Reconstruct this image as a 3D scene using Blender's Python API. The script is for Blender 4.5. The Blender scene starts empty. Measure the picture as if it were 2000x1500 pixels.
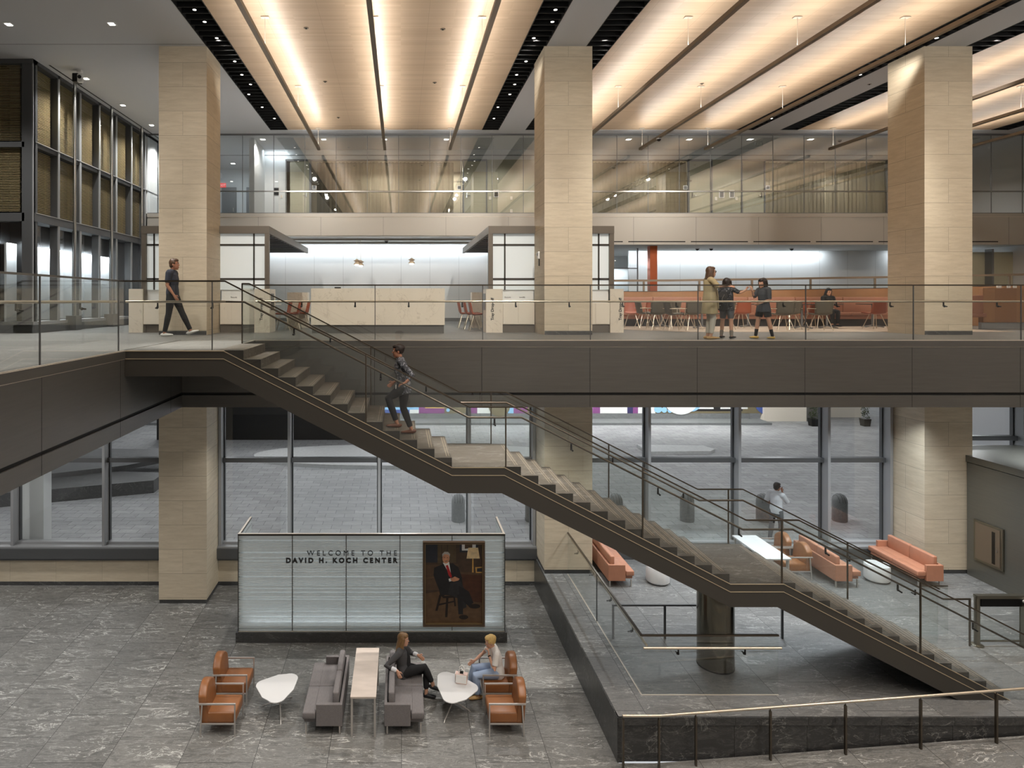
import bpy, bmesh, math, random
from mathutils import Vector, Matrix, Euler, noise as mnoise
PI = math.pi
C = bpy.context.scene.collection
SC = bpy.context.scene

# ------------------------------------------------------------------ camera, world, exposure
F = 1240.0                       # focal length in pixels of the 2000 x 1500 frame
EYE = 7.60                       # camera height above the lower floor
cam_d = bpy.data.cameras.new('camera'); cam = bpy.data.objects.new('camera', cam_d); C.objects.link(cam)
cam.location = (0, 0, EYE); cam.rotation_euler = (PI/2, 0, 0)
cam_d.sensor_width = 36; cam_d.lens = F/2000*36
cam_d.shift_x = (1000-783)/2000; cam_d.shift_y = -(750-587)/2000
cam_d.clip_start = .1; cam_d.clip_end = 200
SC.camera = cam
SC.view_settings.view_transform = 'Standard'
SC.view_settings.look = 'None'
SC.view_settings.exposure = 0.5
SC.view_settings.gamma = 1.0
SC.view_settings.use_curve_mapping = False
SC.cycles.transparent_max_bounces = 24
SC.cycles.max_bounces = 7
SC.cycles.diffuse_bounces = 4
SC.cycles.glossy_bounces = 3
SC.cycles.sample_clamp_indirect = 4
SC.cycles.caustics_reflective = False
SC.cycles.caustics_refractive = False

world = bpy.data.worlds.new('World'); SC.world = world
world.use_nodes = True
wb = world.node_tree.nodes['Background']
wb.inputs[0].default_value = (.93, .96, 1, 1); wb.inputs[1].default_value = .45

def area(name, loc, sx, sy, power, col=(1, 1, 1), rot=(0, 0, 0), spread=180):
    l = bpy.data.lights.new(name, 'AREA'); l.shape = 'RECTANGLE'; l.size = sx; l.size_y = sy
    l.energy = power; l.color = col; l.spread = math.radians(spread)
    o = bpy.data.objects.new(name, l); C.objects.link(o); o.location = loc; o.rotation_euler = rot
    return o
def spot(name, loc, target, power, angle=40, blend=.5, r=.05, col=(1, 1, 1)):
    l = bpy.data.lights.new(name, 'SPOT'); l.energy = power; l.spot_size = math.radians(angle); l.spot_blend = blend
    l.shadow_soft_size = r; l.color = col
    o = bpy.data.objects.new(name, l); C.objects.link(o); o.location = loc
    o.rotation_euler = (Vector(target)-Vector(loc)).to_track_quat('-Z', 'Y').to_euler()
    return o

BAY = (-.60, 8.93, 18.46)                      # the three ceiling bays
BARS = [(b+d) for b in BAY for d in (-2.46, 0, 2.43)]
WARM = (1, .88, .76); NEUT = (1, .94, .87); COOL = (.86, .94, 1)
CEIL = 13.98; UP = 6.74; PLAT = .75
# indirect linear lamps on top of the hanging bars (they light the timber ceiling)
for x in BARS:
    area('bar_uplight', (x, 9.2, 13.36), .07, 28.6, 165, (1, .97, .93), (PI, 0, 0))
# room fill: lamps added at the ceiling slots over the near half, out of view
for x in (3.35, 4.98, 12.88, 14.6):
    area('slot_fill', (x, 1.2, 13.93), .3, 15, 330, NEUT, spread=150)
# spots in the ceiling slots over the lounge
for (x, y, tx, ty, p) in ((-4.55, 13.6, -3.0, 11.6, 2300), (3.35, 13.4, 1.0, 11.7, 4200), (3.35, 12.6, 1.9, 11.9, 900)):
    spot('lounge_spot', (x, y, 13.85), (tx, ty, 0), p, 26, .8, .05, NEUT)
for (x, y) in ((-10.5, 13.6), (-7.3, 13.6), (-7.7, 9.0), (-11, 9)):
    spot('lobby_spot', (x, y, 13.9), (x, y, 0), 800, 70, .7, .06, NEUT)
for (x, y) in ((-4.5, 9.5), (3.3, 9.0), (8.0, 9.5), (13, 9.5), (-1, 8.0), (-4.5, 6)):
    spot('void_spot', (x, y, 13.9), (x, y, 0), 900, 60, .7, .06, NEUT)
# spots in the slots aimed at the columns, the mezzanine and the gallery fascia
for (x, y, tx, ty, tz, p, an) in ((-4.55, 9.5, -5.4, 16, 9.5, 560, 80), (3.35, 9.0, 4.2, 16, 9.5, 780, 80), (12.88, 9.0, 13.8, 16, 9.5, 950, 80),
                                  (-4.55, 11.0, -1.6, 17, 7.2, 900, 60), (3.35, 11.0, .6, 17, 7.2, 900, 60), (4.98, 11.5, 7.6, 18, 7.2, 800, 60), (12.88, 12, 10.2, 18, 7.2, 900, 60),
                                  (-4.5, 15.5, -2.5, 24.3, 10.2, 700, 60), (3.35, 15.5, 1.5, 24.3, 10.2, 700, 60), (4.98, 15.5, 8, 24.3, 10.2, 800, 60), (12.88, 15.5, 11.5, 24.3, 10.2, 800, 60), (14.6, 15.5, 18.5, 24.3, 10.2, 800, 60)):
    spot('track_spot', (x, y, 13.94), (tx, ty, tz), p, an, 1.0, .08, (1, .95, .88))
# recessed downlights under the mezzanine
for x in (6.4, 8.4, 10.6, 12.2, 15.8):
    for y in (14.6, 15.6):
        spot('soffit_downlight', (x, y, 5.26), (x, y, 0), 165, 110, .7, .05, COOL)
for x, y in ((-12, 15), (-8.6, 15.2), (-3.2, 14.9), (-.2, 15.0), (2.4, 14.9), (-6.5, 11.5), (-9.5, 11.5), (-6.5, 8.5), (-9.5, 8.5), (-12, 12)):
    spot('soffit_downlight', (x, y, 5.26), (x, y, 0), 175, 120, .6, .05, (1, .98, .95))
# wall washing coves and concealed strips on the upper level
area('cove_strip', (-1.2, 25.95, 9.88), 10, .12, 62, COOL, (.5, 0, 0))
area('cove_strip', (13.2, 26.9, 9.68), 10.0, .12, 75, COOL, (.4, 0, 0))
area('cove_strip', (23.0, 26.9, 9.68), 4.0, .12, 30, COOL, (.4, 0, 0))
for x in (-5.5, -.6, 2.5):
    area('upper_downlight', (x, 20.5, 9.95), 1.2, 2.5, 40, NEUT)
for x in (7.5, 10.5, 13.5, 16.5, 20):
    area('cafe_downlight', (x, 20.0, 9.6), .6, .6, 30, WARM)
# third floor corridor lamps
for x in (-5.46, -3.05, -.65, 1.8, 4.2, 6.6, 9.0, 11.4, 13.8, 16.2, 20.9):
    spot('corridor_downlight', (x, 25.1, 13.9), (x, 25.4, 10.9), 190, 130, .7, .06, NEUT)
area('corridor_cove', (-5.2, 26.5, 13.9), .9, .1, 9, COOL, (.3, 0, 0))
area('side_corridor_lamp', (-7.6, 28.0, 13.9), 2.0, 3.0, 60, COOL)
# recessed downlights beside the curtain wall
for (x, y) in ((-8.9, 18.2), (-8.9, 20.7), (-8.85, 23.0), (-9.0, 25.0), (-8.25, 14.6), (-11.2, 14.7)):
    spot('side_downlight', (x, y, 13.93), (x-.6, y-.3, 7), 420, 120, .8, .05, (1, .98, .95))
# unseen lamps added under the building's overhang to light the driveway
for x in (-12, -6, 0, 6, 12, 18, 24):
    for y in (20.5, 26.5, 33):
        area('driveway_fill', (x, y, 5.2), 1.0, 1.0, 56, (.97, .98, 1))

for x in (0, 8, 16):  # lamps added to brighten the mural
    area('mural_fill', (x, 33.5, 5.0), 6, .3, 260, (1, 1, 1), (.75, 0, 0))
# ------------------------------------------------------------------ materials
def lin(c): return tuple(((v/255)/12.92 if v/255 <= .04045 else ((v/255+.055)/1.055)**2.4) for v in c)
MATS = {}
def mat(name, rgb=(200, 200, 200), rough=.5, metal=0, emit=0, spec=.5, ecol=None, sheen=0, noise=0, nscale=(8, 8, 8), bump=0):
    m = bpy.data.materials.new(name); m.use_nodes = True; nt = m.node_tree; b = nt.nodes['Principled BSDF']
    c = lin(rgb)+(1,)
    b.inputs['Base Color'].default_value = c
    b.inputs['Roughness'].default_value = rough; b.inputs['Metallic'].default_value = metal
    b.inputs['Specular IOR Level'].default_value = spec
    if sheen: b.inputs['Sheen Weight'].default_value = sheen
    if emit:
        b.inputs['Emission Color'].default_value = (lin(ecol) if ecol else c[:3])+(1,) if len(c) == 4 else c
        b.inputs['Emission Strength'].default_value = emit
    if noise or bump:
        tc = nt.nodes.new('ShaderNodeTexCoord'); mp = nt.nodes.new('ShaderNodeMapping'); nz = nt.nodes.new('ShaderNodeTexNoise')
        mp.inputs['Scale'].default_value = nscale; nz.inputs['Scale'].default_value = 1; nz.inputs['Detail'].default_value = 4
        nt.links.new(tc.outputs['Object'], mp.inputs[0]); nt.links.new(mp.outputs[0], nz.inputs['Vector'])
        if noise:
            mr = nt.nodes.new('ShaderNodeMapRange'); mr.inputs[1].default_value = .3; mr.inputs[2].default_value = .7
            mr.inputs[3].default_value = 1-noise; mr.inputs[4].default_value = 1+noise*.6
            vm = nt.nodes.new('ShaderNodeVectorMath'); vm.operation = 'SCALE'; vm.inputs[0].default_value = c[:3]
            nt.links.new(nz.outputs[0], mr.inputs[0]); nt.links.new(mr.outputs[0], vm.inputs['Scale'])
            nt.links.new(vm.outputs[0], b.inputs['Base Color'])
        if bump:
            bp = nt.nodes.new('ShaderNodeBump'); bp.inputs['Strength'].default_value = bump; bp.inputs['Distance'].default_value = .01
            nt.links.new(nz.outputs[0], bp.inputs['Height']); nt.links.new(bp.outputs[0], b.inputs['Normal'])
    MATS[name] = m
    return m

class NT:
    def __init__(s, name):
        s.m = bpy.data.materials.new(name); s.m.use_nodes = True; s.t = s.m.node_tree; s.b = s.t.nodes['Principled BSDF']; MATS[name] = s.m
    def n(s, typ, **kw):
        o = s.t.nodes.new('ShaderNode'+typ)
        for k, v in kw.items():
            if k.startswith('i_'):
                key = k[2:]; key = int(key) if key.isdigit() else key.replace('_', ' ')
                o.inputs[key].default_value = v
            else: setattr(o, k, v)
        return o
    def l(s, a, b): s.t.links.new(a, b)
    def math(s, op, a, b=None, c=None):
        o = s.n('Math', operation=op)
        for i, v in enumerate((a, b, c)):
            if v is None: continue
            if isinstance(v, (int, float)): o.inputs[i].default_value = v
            else: s.l(v, o.inputs[i])
        return o.outputs[0]
    def mix(s, f, a, b):
        o = s.n('Mix', data_type='RGBA')
        for sock, v in ((o.inputs[0], f), (o.inputs[6], a), (o.inputs[7], b)):
            if isinstance(v, (int, float)): sock.default_value = v
            elif isinstance(v, tuple): sock.default_value = v if len(v) == 4 else v+(1,)
            else: s.l(v, sock)
        return o.outputs[2]
    def ramp(s, f, stops):
        o = s.n('ValToRGB'); cr = o.color_ramp
        while len(cr.elements) < len(stops): cr.elements.new(.5)
        for e, (p, c) in zip(cr.elements, stops):
            e.position = p; e.color = (c, c, c, 1) if isinstance(c, (int, float)) else tuple(c)+(1,)
        s.l(f, o.inputs[0]); return o.outputs[0]

def stone_mat(name, dark, light, tile=(1.22, 1.22), off=(0, 0), rough=.45, vein=1.0, swap=True, joint=.004, plane='XY', jointcol=.25, vs=1.0):
    """veined slate-like stone laid in staggered tiles"""
    k = NT(name); tc = k.n('TexCoord'); sep = k.n('SeparateXYZ'); k.l(tc.outputs['Object'], sep.inputs[0])
    ax = {'X': sep.outputs[0], 'Y': sep.outputs[1], 'Z': sep.outputs[2]}
    u, v = ax[plane[0]], ax[plane[1]]
    if swap: u, v = v, u
    cm = k.n('CombineXYZ'); k.l(k.math('ADD', u, -off[0]), cm.inputs[0]); k.l(k.math('ADD', v, -off[1]), cm.inputs[1])
    br = k.n('TexBrick', offset=.5, squash=1.0, i_Scale=1.0, i_Mortar_Size=joint, i_Mortar_Smooth=.0, i_Brick_Width=tile[0], i_Row_Height=tile[1], i_Bias=0.0)
    br.inputs['Color1'].default_value = (0, 0, 0, 1); br.inputs['Color2'].default_value = (1, 1, 1, 1)
    k.l(cm.outputs[0], br.inputs['Vector'])
    rnd = k.math('MULTIPLY', br.outputs[0], 37.0)
    add = k.n('VectorMath', operation='ADD'); k.l(tc.outputs['Object'], add.inputs[0])
    cv = k.n('CombineXYZ'); k.l(rnd, cv.inputs[0]); k.l(rnd, cv.inputs[1]); k.l(rnd, cv.inputs[2]); k.l(cv.outputs[0], add.inputs[1])
    mp = k.n('Mapping'); mp.inputs['Rotation'].default_value = (.3, .2, .6); mp.inputs['Scale'].default_value = (.9*vs, 4.2*vs, 2.2*vs); k.l(add.outputs[0], mp.inputs[0])
    n1 = k.n('TexNoise', i_Scale=.9, i_Detail=7, i_Roughness=.62, i_Distortion=.9); k.l(mp.outputs[0], n1.inputs['Vector'])
    n2 = k.n('TexNoise', i_Scale=2.6, i_Detail=10, i_Roughness=.72, i_Distortion=1.3); k.l(mp.outputs[0], n2.inputs['Vector'])
    n3 = k.n('TexNoise', i_Scale=60, i_Detail=3); k.l(tc.outputs['Object'], n3.inputs['Vector'])
    v1 = k.ramp(n1.outputs[0], [(0, 0), (.491, 0), (.5, 1), (.509, 0), (1, 0)])
    v2 = k.ramp(n2.outputs[0], [(0, 0), (.475, .0), (.5, .6), (.525, .0), (1, 0)])
    gn = k.n('TexNoise', i_Scale=.9, i_Detail=2); k.l(add.outputs[0], gn.inputs['Vector'])
    gate = k.ramp(gn.outputs[0], [(.36, 0), (.55, 1)])
    base = k.mix(k.ramp(n2.outputs[0], [(.25, 0), (.75, 1)]), lin(dark), lin(light))
    base = k.mix(k.math('MULTIPLY', n3.outputs[0], .35), base, tuple(x*1.9 for x in lin(light)))
    vv = k.math('ADD', k.math('MULTIPLY', k.math('MULTIPLY', v1, gate), .8*vein), k.math('MULTIPLY', v2, .33*vein))
    vc = k.math('MINIMUM', vv, 1.0)
    col = k.mix(vc, base, lin((205, 205, 200)))
    rr = k.mix(k.math('MULTIPLY', br.outputs[0], .22), col, lin((30, 30, 32)))
    col = k.mix(br.outputs['Fac'], rr, tuple(x*jointcol for x in lin(dark)))
    k.l(col, k.b.inputs['Base Color']); k.b.inputs['Roughness'].default_value = rough
    return k.m

def limestone_mat(name, a=(214, 201, 178), b=(195, 181, 157), course=.6105, z0=.14, joints='column', width=1.22, x0=0):
    k = NT(name); tc = k.n('TexCoord'); sep = k.n('SeparateXYZ'); k.l(tc.outputs['Object'], sep.inputs[0])
    x, y, z = sep.outputs
    zz = k.math('DIVIDE', k.math('ADD', z, -z0), course)
    row = k.math('FLOOR', zz); fr = k.math('FRACT', zz)
    jz = k.math('MAXIMUM', k.math('LESS_THAN', fr, .008), k.math('GREATER_THAN', fr, .994))
    odd = k.math('ABSOLUTE', k.math('MODULO', row, 2))
    if joints == 'column':
        jx = k.math('LESS_THAN', k.math('MINIMUM', k.math('ABSOLUTE', x), k.math('ABSOLUTE', y)), .0035)
        jx = k.math('MULTIPLY', jx, odd)
        cid = k.math('ADD', k.math('MULTIPLY', row, 3.7), k.math('MULTIPLY', k.math('MULTIPLY', k.math('SIGN', k.math('ADD', x, k.math('MULTIPLY', y, .01))), odd), 1.3))
    else:
        fx = k.math('DIVIDE', k.math('ADD', x, -x0), width); jx = k.math('LESS_THAN', k.math('FRACT', fx), .004)
        cid = k.math('MULTIPLY', k.math('FLOOR', fx), 3.1)
    j = k.math('MAXIMUM', jz, jx)
    cm = k.n('CombineXYZ'); k.l(cid, cm.inputs[0]); k.l(cid, cm.inputs[1]); k.l(cid, cm.inputs[2])
    ad = k.n('VectorMath', operation='ADD'); k.l(tc.outputs['Object'], ad.inputs[0]); k.l(cm.outputs[0], ad.inputs[1])
    mp = k.n('Mapping'); mp.inputs['Scale'].default_value = (1.2, 1.2, 9); k.l(ad.outputs[0], mp.inputs[0])
    n1 = k.n('TexNoise', i_Scale=1.5, i_Detail=8, i_Roughness=.65); k.l(mp.outputs[0], n1.inputs['Vector'])
    mp2 = k.n('Mapping'); mp2.inputs['Scale'].default_value = (5, 5, 60); k.l(ad.outputs[0], mp2.inputs[0])
    n2 = k.n('TexNoise', i_Scale=1.2, i_Detail=5, i_Roughness=.7); k.l(mp2.outputs[0], n2.inputs['Vector'])
    col = k.mix(k.ramp(n1.outputs[0], [(.32, 0), (.68, 1)]), lin(a), lin(b))
    pit = k.ramp(n2.outputs[0], [(.60, 0), (.70, .6)])
    col = k.mix(pit, col, tuple(v*.62 for v in lin(b)))
    wn = k.n('TexWhiteNoise', noise_dimensions='1D'); k.l(cid, wn.inputs['W'])
    col = k.mix(k.math('MULTIPLY', wn.outputs[0], .25), col, tuple(v*.72 for v in lin(b)))
    col = k.mix(k.math('MULTIPLY', j, .65), col, tuple(v*.3 for v in lin(b)))
    k.l(col, k.b.inputs['Base Color']); k.b.inputs['Roughness'].default_value = .55
    return k.m

def glass_mat(name, tint=(.96, .98, .97), refl=1.0, rough=0.0, base=0.0):
    m = bpy.data.materials.new(name); m.use_nodes = True; t = m.node_tree; t.nodes.clear()
    o = t.nodes.new('ShaderNodeOutputMaterial'); mx = t.nodes.new('ShaderNodeMixShader'); tr = t.nodes.new('ShaderNodeBsdfTransparent')
    gl = t.nodes.new('ShaderNodeBsdfGlossy'); mm = t.nodes.new('ShaderNodeMath')
    ge = t.nodes.new('ShaderNodeNewGeometry'); dp = t.nodes.new('ShaderNodeVectorMath'); dp.operation = 'DOT_PRODUCT'
    t.links.new(ge.outputs['Normal'], dp.inputs[0]); t.links.new(ge.outputs['Incoming'], dp.inputs[1])
    def mth(op, a, b=0.0):
        q = t.nodes.new('ShaderNodeMath'); q.operation = op
        for i, v in enumerate((a, b)):
            if isinstance(v, float): q.inputs[i].default_value = v
            else: t.links.new(v, q.inputs[i])
        return q.outputs[0]
    fres = mth('ADD', mth('MULTIPLY', mth('POWER', mth('SUBTRACT', 1.0, mth('ABSOLUTE', dp.outputs['Value'])), 5.0), .95), .045)
    tr.inputs[0].default_value = tint+(1,); gl.inputs['Roughness'].default_value = rough; gl.inputs[0].default_value = (1, 1, 1, 1)
    mm.operation = 'MULTIPLY_ADD'; mm.inputs[1].default_value = refl; mm.inputs[2].default_value = base; mm.use_clamp = True
    t.links.new(fres, mm.inputs[0]); t.links.new(mm.outputs[0], mx.inputs[0]); t.links.new(tr.outputs[0], mx.inputs[1]); t.links.new(gl.outputs[0], mx.inputs[2])
    t.links.new(mx.outputs[0], o.inputs[0]); MATS[name] = m
    return m

def plank_mat(name, a, b, width=.2, axis='X', grain=(40, 40, 2), rough=.45, joint=.0):
    k = NT(name); tc = k.n('TexCoord'); sep = k.n('SeparateXYZ'); k.l(tc.outputs['Object'], sep.inputs[0])
    u = k.math('DIVIDE', sep.outputs['XYZ'.index(axis)], width); fl = k.math('FLOOR', u)
    wn = k.n('TexWhiteNoise', noise_dimensions='1D'); k.l(fl, wn.inputs['W'])
    mp = k.n('Mapping'); mp.inputs['Scale'].default_value = grain; k.l(tc.outputs['Object'], mp.inputs[0])
    nz = k.n('TexNoise', i_Scale=1, i_Detail=3); k.l(mp.outputs[0], nz.inputs['Vector'])
    f = k.math('ADD', k.math('MULTIPLY', wn.outputs[0], .6), k.math('MULTIPLY', nz.outputs[0], .5))
    col = k.mix(k.math('MINIMUM', f, 1.0), lin(a), lin(b))
    if joint: col = k.mix(k.math('LESS_THAN', k.math('FRACT', u), joint), col, tuple(v*.35 for v in lin(b)))
    k.l(col, k.b.inputs['Base Color']); k.b.inputs['Roughness'].default_value = rough
    return k.m

def ceiling_wood():
    k = NT('ceiling_wood'); tc = k.n('TexCoord'); sep = k.n('SeparateXYZ'); k.l(tc.outputs['Object'], sep.inputs[0])
    x, y, z = sep.outputs
    fy = k.math('DIVIDE', y, .1); row = k.math('FLOOR', fy)
    cid = k.math('ADD', row, k.math('MULTIPLY', k.math('FLOOR', k.math('DIVIDE', x, 1.21)), 17.3))
    wn = k.n('TexWhiteNoise', noise_dimensions='1D'); k.l(cid, wn.inputs['W'])
    mp = k.n('Mapping'); mp.inputs['Scale'].default_value = (1.5, 60, 1); k.l(tc.outputs['Object'], mp.inputs[0])
    nz = k.n('TexNoise', i_Scale=1, i_Detail=3); k.l(mp.outputs[0], nz.inputs['Vector'])
    f = k.math('ADD', k.math('MULTIPLY', wn.outputs[0], .5), k.math('MULTIPLY', nz.outputs[0], .5))
    col = k.mix(f, lin((210, 184, 154)), lin((188, 160, 130)))
    j = k.math('MAXIMUM', k.math('LESS_THAN', k.math('FRACT', k.math('DIVIDE', y, .4)), .02), k.math('LESS_THAN', k.math('FRACT', k.math('DIVIDE', k.math('ADD', x, .6), 1.2217)), .006))
    col = k.mix(k.math('MULTIPLY', j, .5), col, lin((150, 120, 92)))
    k.l(col, k.b.inputs['Base Color']); k.b.inputs['Roughness'].default_value = .4
ceiling_wood()

stone_mat('floor_stone', (58, 58, 56), (116, 115, 112), off=(13.49-12.2, -3.65-1.22*6), vein=1.5)
stone_mat('platform_stone', (66, 66, 66), (114, 114, 113), tile=(1.6, 1.22), off=(.2, .4), vein=.9)
stone_mat('polished_stone', (40, 40, 40), (58, 58, 58), tile=(1.2, 3.0), off=(.1, -1), swap=False, plane='XZ', vein=.45, rough=.3, joint=.005)
stone_mat('polished_stone_side', (40, 40, 40), (58, 58, 58), tile=(1.2, 3.0), off=(.1, -1), swap=False, plane='YZ', vein=.45, rough=.3, joint=.005)
stone_mat('mezzanine_stone', (84, 83, 81), (108, 107, 104), tile=(1.5, 2.4), vein=.5, rough=.5, joint=.003)
stone_mat('stair_stone', (62, 56, 49), (86, 79, 70), tile=(9, 9), off=(-30, -30), vein=.55, rough=.5, joint=0)
stone_mat('paving_stone', (104, 105, 106), (170, 170, 170), tile=(.6, .34), off=(0, 0), vein=.15, rough=.6, swap=False, joint=.006, jointcol=.5)
stone_mat('granite', (80, 82, 82), (120, 122, 122), tile=(50, 50), off=(-25, -25), vein=.3, rough=.6, joint=0, vs=3)
stone_mat('base_stone', (44, 44, 44), (66, 66, 66), tile=(50, 50), off=(-25, -25), vein=.25, rough=.4, joint=0)
limestone_mat('limestone')
limestone_mat('limestone_wall', joints='wall', z0=-.31, course=1.4, width=1.23, x0=-.6)
glass_mat('guard_glass', (.95, .965, .96), 1.0)
glass_mat('window_glass', (.93, .95, .95), 1.5, base=.01)
glass_mat('gallery_glass', (.86, .89, .89), 2.0, rough=.01, base=.17)
glass_mat('dark_glass', (.86, .88, .88), 1.6, base=.14)
mat('bronze', (106, 104, 100), .42, .55, noise=.06, nscale=(2, 2, 30))
mat('bronze_dark', (70, 66, 61), .42, .5)
mat('champagne', (180, 175, 166), .42, .45)
mat('bronze_rail', (96, 88, 78), .3, .85)
mat('step_end', (52, 47, 42), .5)
mat('trim_light', (214, 204, 190), .35, .4)
mat('steel', (176, 176, 174), .25, .95)
mat('steel_soft', (120, 121, 122), .45, .5)
mat('mullion', (160, 161, 162), .45, .4)
mat('mullion_dark', (92, 93, 94), .45, .4)
mat('black', (10, 10, 10), .6)
mat('black_metal', (22, 22, 22), .35, .5)
mat('plaster', (200, 201, 203), .8)
mat('plaster_bright', (214, 216, 216), .8)
k = NT('panel_white')          # enamelled panels with fine vertical joints
tc = k.n('TexCoord'); sp = k.n('SeparateXYZ'); k.l(tc.outputs['Object'], sp.inputs[0])
jj = k.math('LESS_THAN', k.math('FRACT', k.math('DIVIDE', sp.outputs[0], 1.2)), .01)
k.l(k.mix(k.math('MULTIPLY', jj, .45), lin((216, 218, 218)), lin((90, 90, 90))), k.b.inputs['Base Color']); k.b.inputs['Roughness'].default_value = .45
mat('white', (236, 236, 234), .4)
mat('white_solid', (212, 212, 212), .35)
mat('off_white', (224, 214, 198), .5)
mat('frosted', (216, 222, 222), .35, emit=.16)
mat('frosted_panel', (214, 219, 219), .3, emit=.75, ecol=(200, 206, 208))
k = NT('carpet'); tc = k.n('TexCoord'); nz = k.n('TexNoise', i_Scale=90, i_Detail=2); k.l(tc.outputs['Object'], nz.inputs['Vector'])
k.l(k.mix(nz.outputs[0], lin((168, 152, 136)), lin((194, 178, 162))), k.b.inputs['Base Color']); k.b.inputs['Roughness'].default_value = .9
k = NT('marble'); tc = k.n('TexCoord'); mp = k.n('Mapping'); mp.inputs['Scale'].default_value = (1, 1, .55); mp.inputs['Rotation'].default_value = (0, .5, 0)
k.l(tc.outputs['Object'], mp.inputs[0]); nz = k.n('TexNoise', i_Scale=1.3, i_Detail=6, i_Roughness=.6, i_Distortion=1.2); k.l(mp.outputs[0], nz.inputs['Vector'])
vn = k.ramp(nz.outputs[0], [(0, 0), (.492, 0), (.5, .4), (.508, 0), (1, 0)])
nz2 = k.n('TexNoise', i_Scale=.8, i_Detail=3); k.l(mp.outputs[0], nz2.inputs['Vector'])
k.l(k.mix(vn, k.mix(nz2.outputs[0], lin((232, 222, 206)), lin((206, 194, 176))), lin((140, 124, 106))), k.b.inputs['Base Color']); k.b.inputs['Roughness'].default_value = .3
plank_mat('wood_panel', (160, 118, 82), (136, 96, 64), .33, 'X', (30, 30, 1.5))
plank_mat('door_veneer', (176, 172, 150), (160, 156, 134), 2.0, 'X', (20, 20, 1))
mat('leather_tan', (140, 90, 52), .38, noise=.10, nscale=(6, 6, 6), bump=.08)
mat('leather_salmon', (178, 124, 98), .45, noise=.05)
mat('leather_salmon_upper', (146, 98, 76), .5, noise=.05)
mat('rust_shell', (150, 74, 46), .45)
mat('olive_shell', (84, 78, 66), .5)
mat('grey_fabric', (112, 108, 108), .9, noise=.12, nscale=(60, 12, 60))
mat('grey_fabric_light', (150, 144, 138), .9, noise=.12, nscale=(60, 12, 60))
mat('copper', (190, 104, 70), .3, .9)
mat('lamp_white', (255, 255, 255), .5, emit=9, ecol=(255, 250, 240))
mat('lamp_soft', (255, 255, 255), .5, emit=3.5, ecol=(255, 250, 240))
mat('blind_gold', (150, 136, 100), .5)
mat('letter', (42, 44, 44), .5)
mat('exit_red', (210, 60, 56), .5, emit=.5)
mat('screen_black', (14, 14, 15), .2)
mat('leaf_green', (62, 74, 40), .7)
mat('nosing', (146, 135, 118), .5)
mat('bronze_stair', (74, 71, 66), .42, .45)
mat('trim_gold', (206, 190, 160), .35, .5)
mat('pier_steel', (120, 116, 106), .16, .95)
mat('hand_rail', (206, 194, 176), .28, .8)
mat('steel_gate', (128, 124, 112), .3, .9)
mat('bronze_brushed', (118, 116, 108), .36, .6, noise=.05, nscale=(2, 2, 40))
mat('bar_bronze', (132, 118, 102), .4, .6)
mat('portal_bronze', (112, 104, 94), .45, .4); mat('portal_dark', (50, 47, 44), .5, .3)
mat('lamp_shade_cream', (214, 196, 172), .5)
mat('chair_steel', (200, 186, 166), .3, .6)
mat('clear_plate', (170, 176, 176), .2); mat('exit_letters', (230, 232, 230), .4)
mat('chair_frame', (188, 184, 180), .38, .6)
mat('marble_top', (196, 184, 174), .3, noise=.10, nscale=(3, 9, 3))
mat('bag_pink', (226, 196, 186), .5)
mat('granite_pale', (196, 197, 196), .6, noise=.1)
mat('frame_brown', (92, 72, 52), .5)
mat('frame_gold', (150, 128, 92), .4, .3)

# ------------------------------------------------------------------ geometry helpers
def wpos(o):
    v = Vector((0, 0, 0))
    while o is not None: v += Vector(o.location); o = o.parent
    return v

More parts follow.
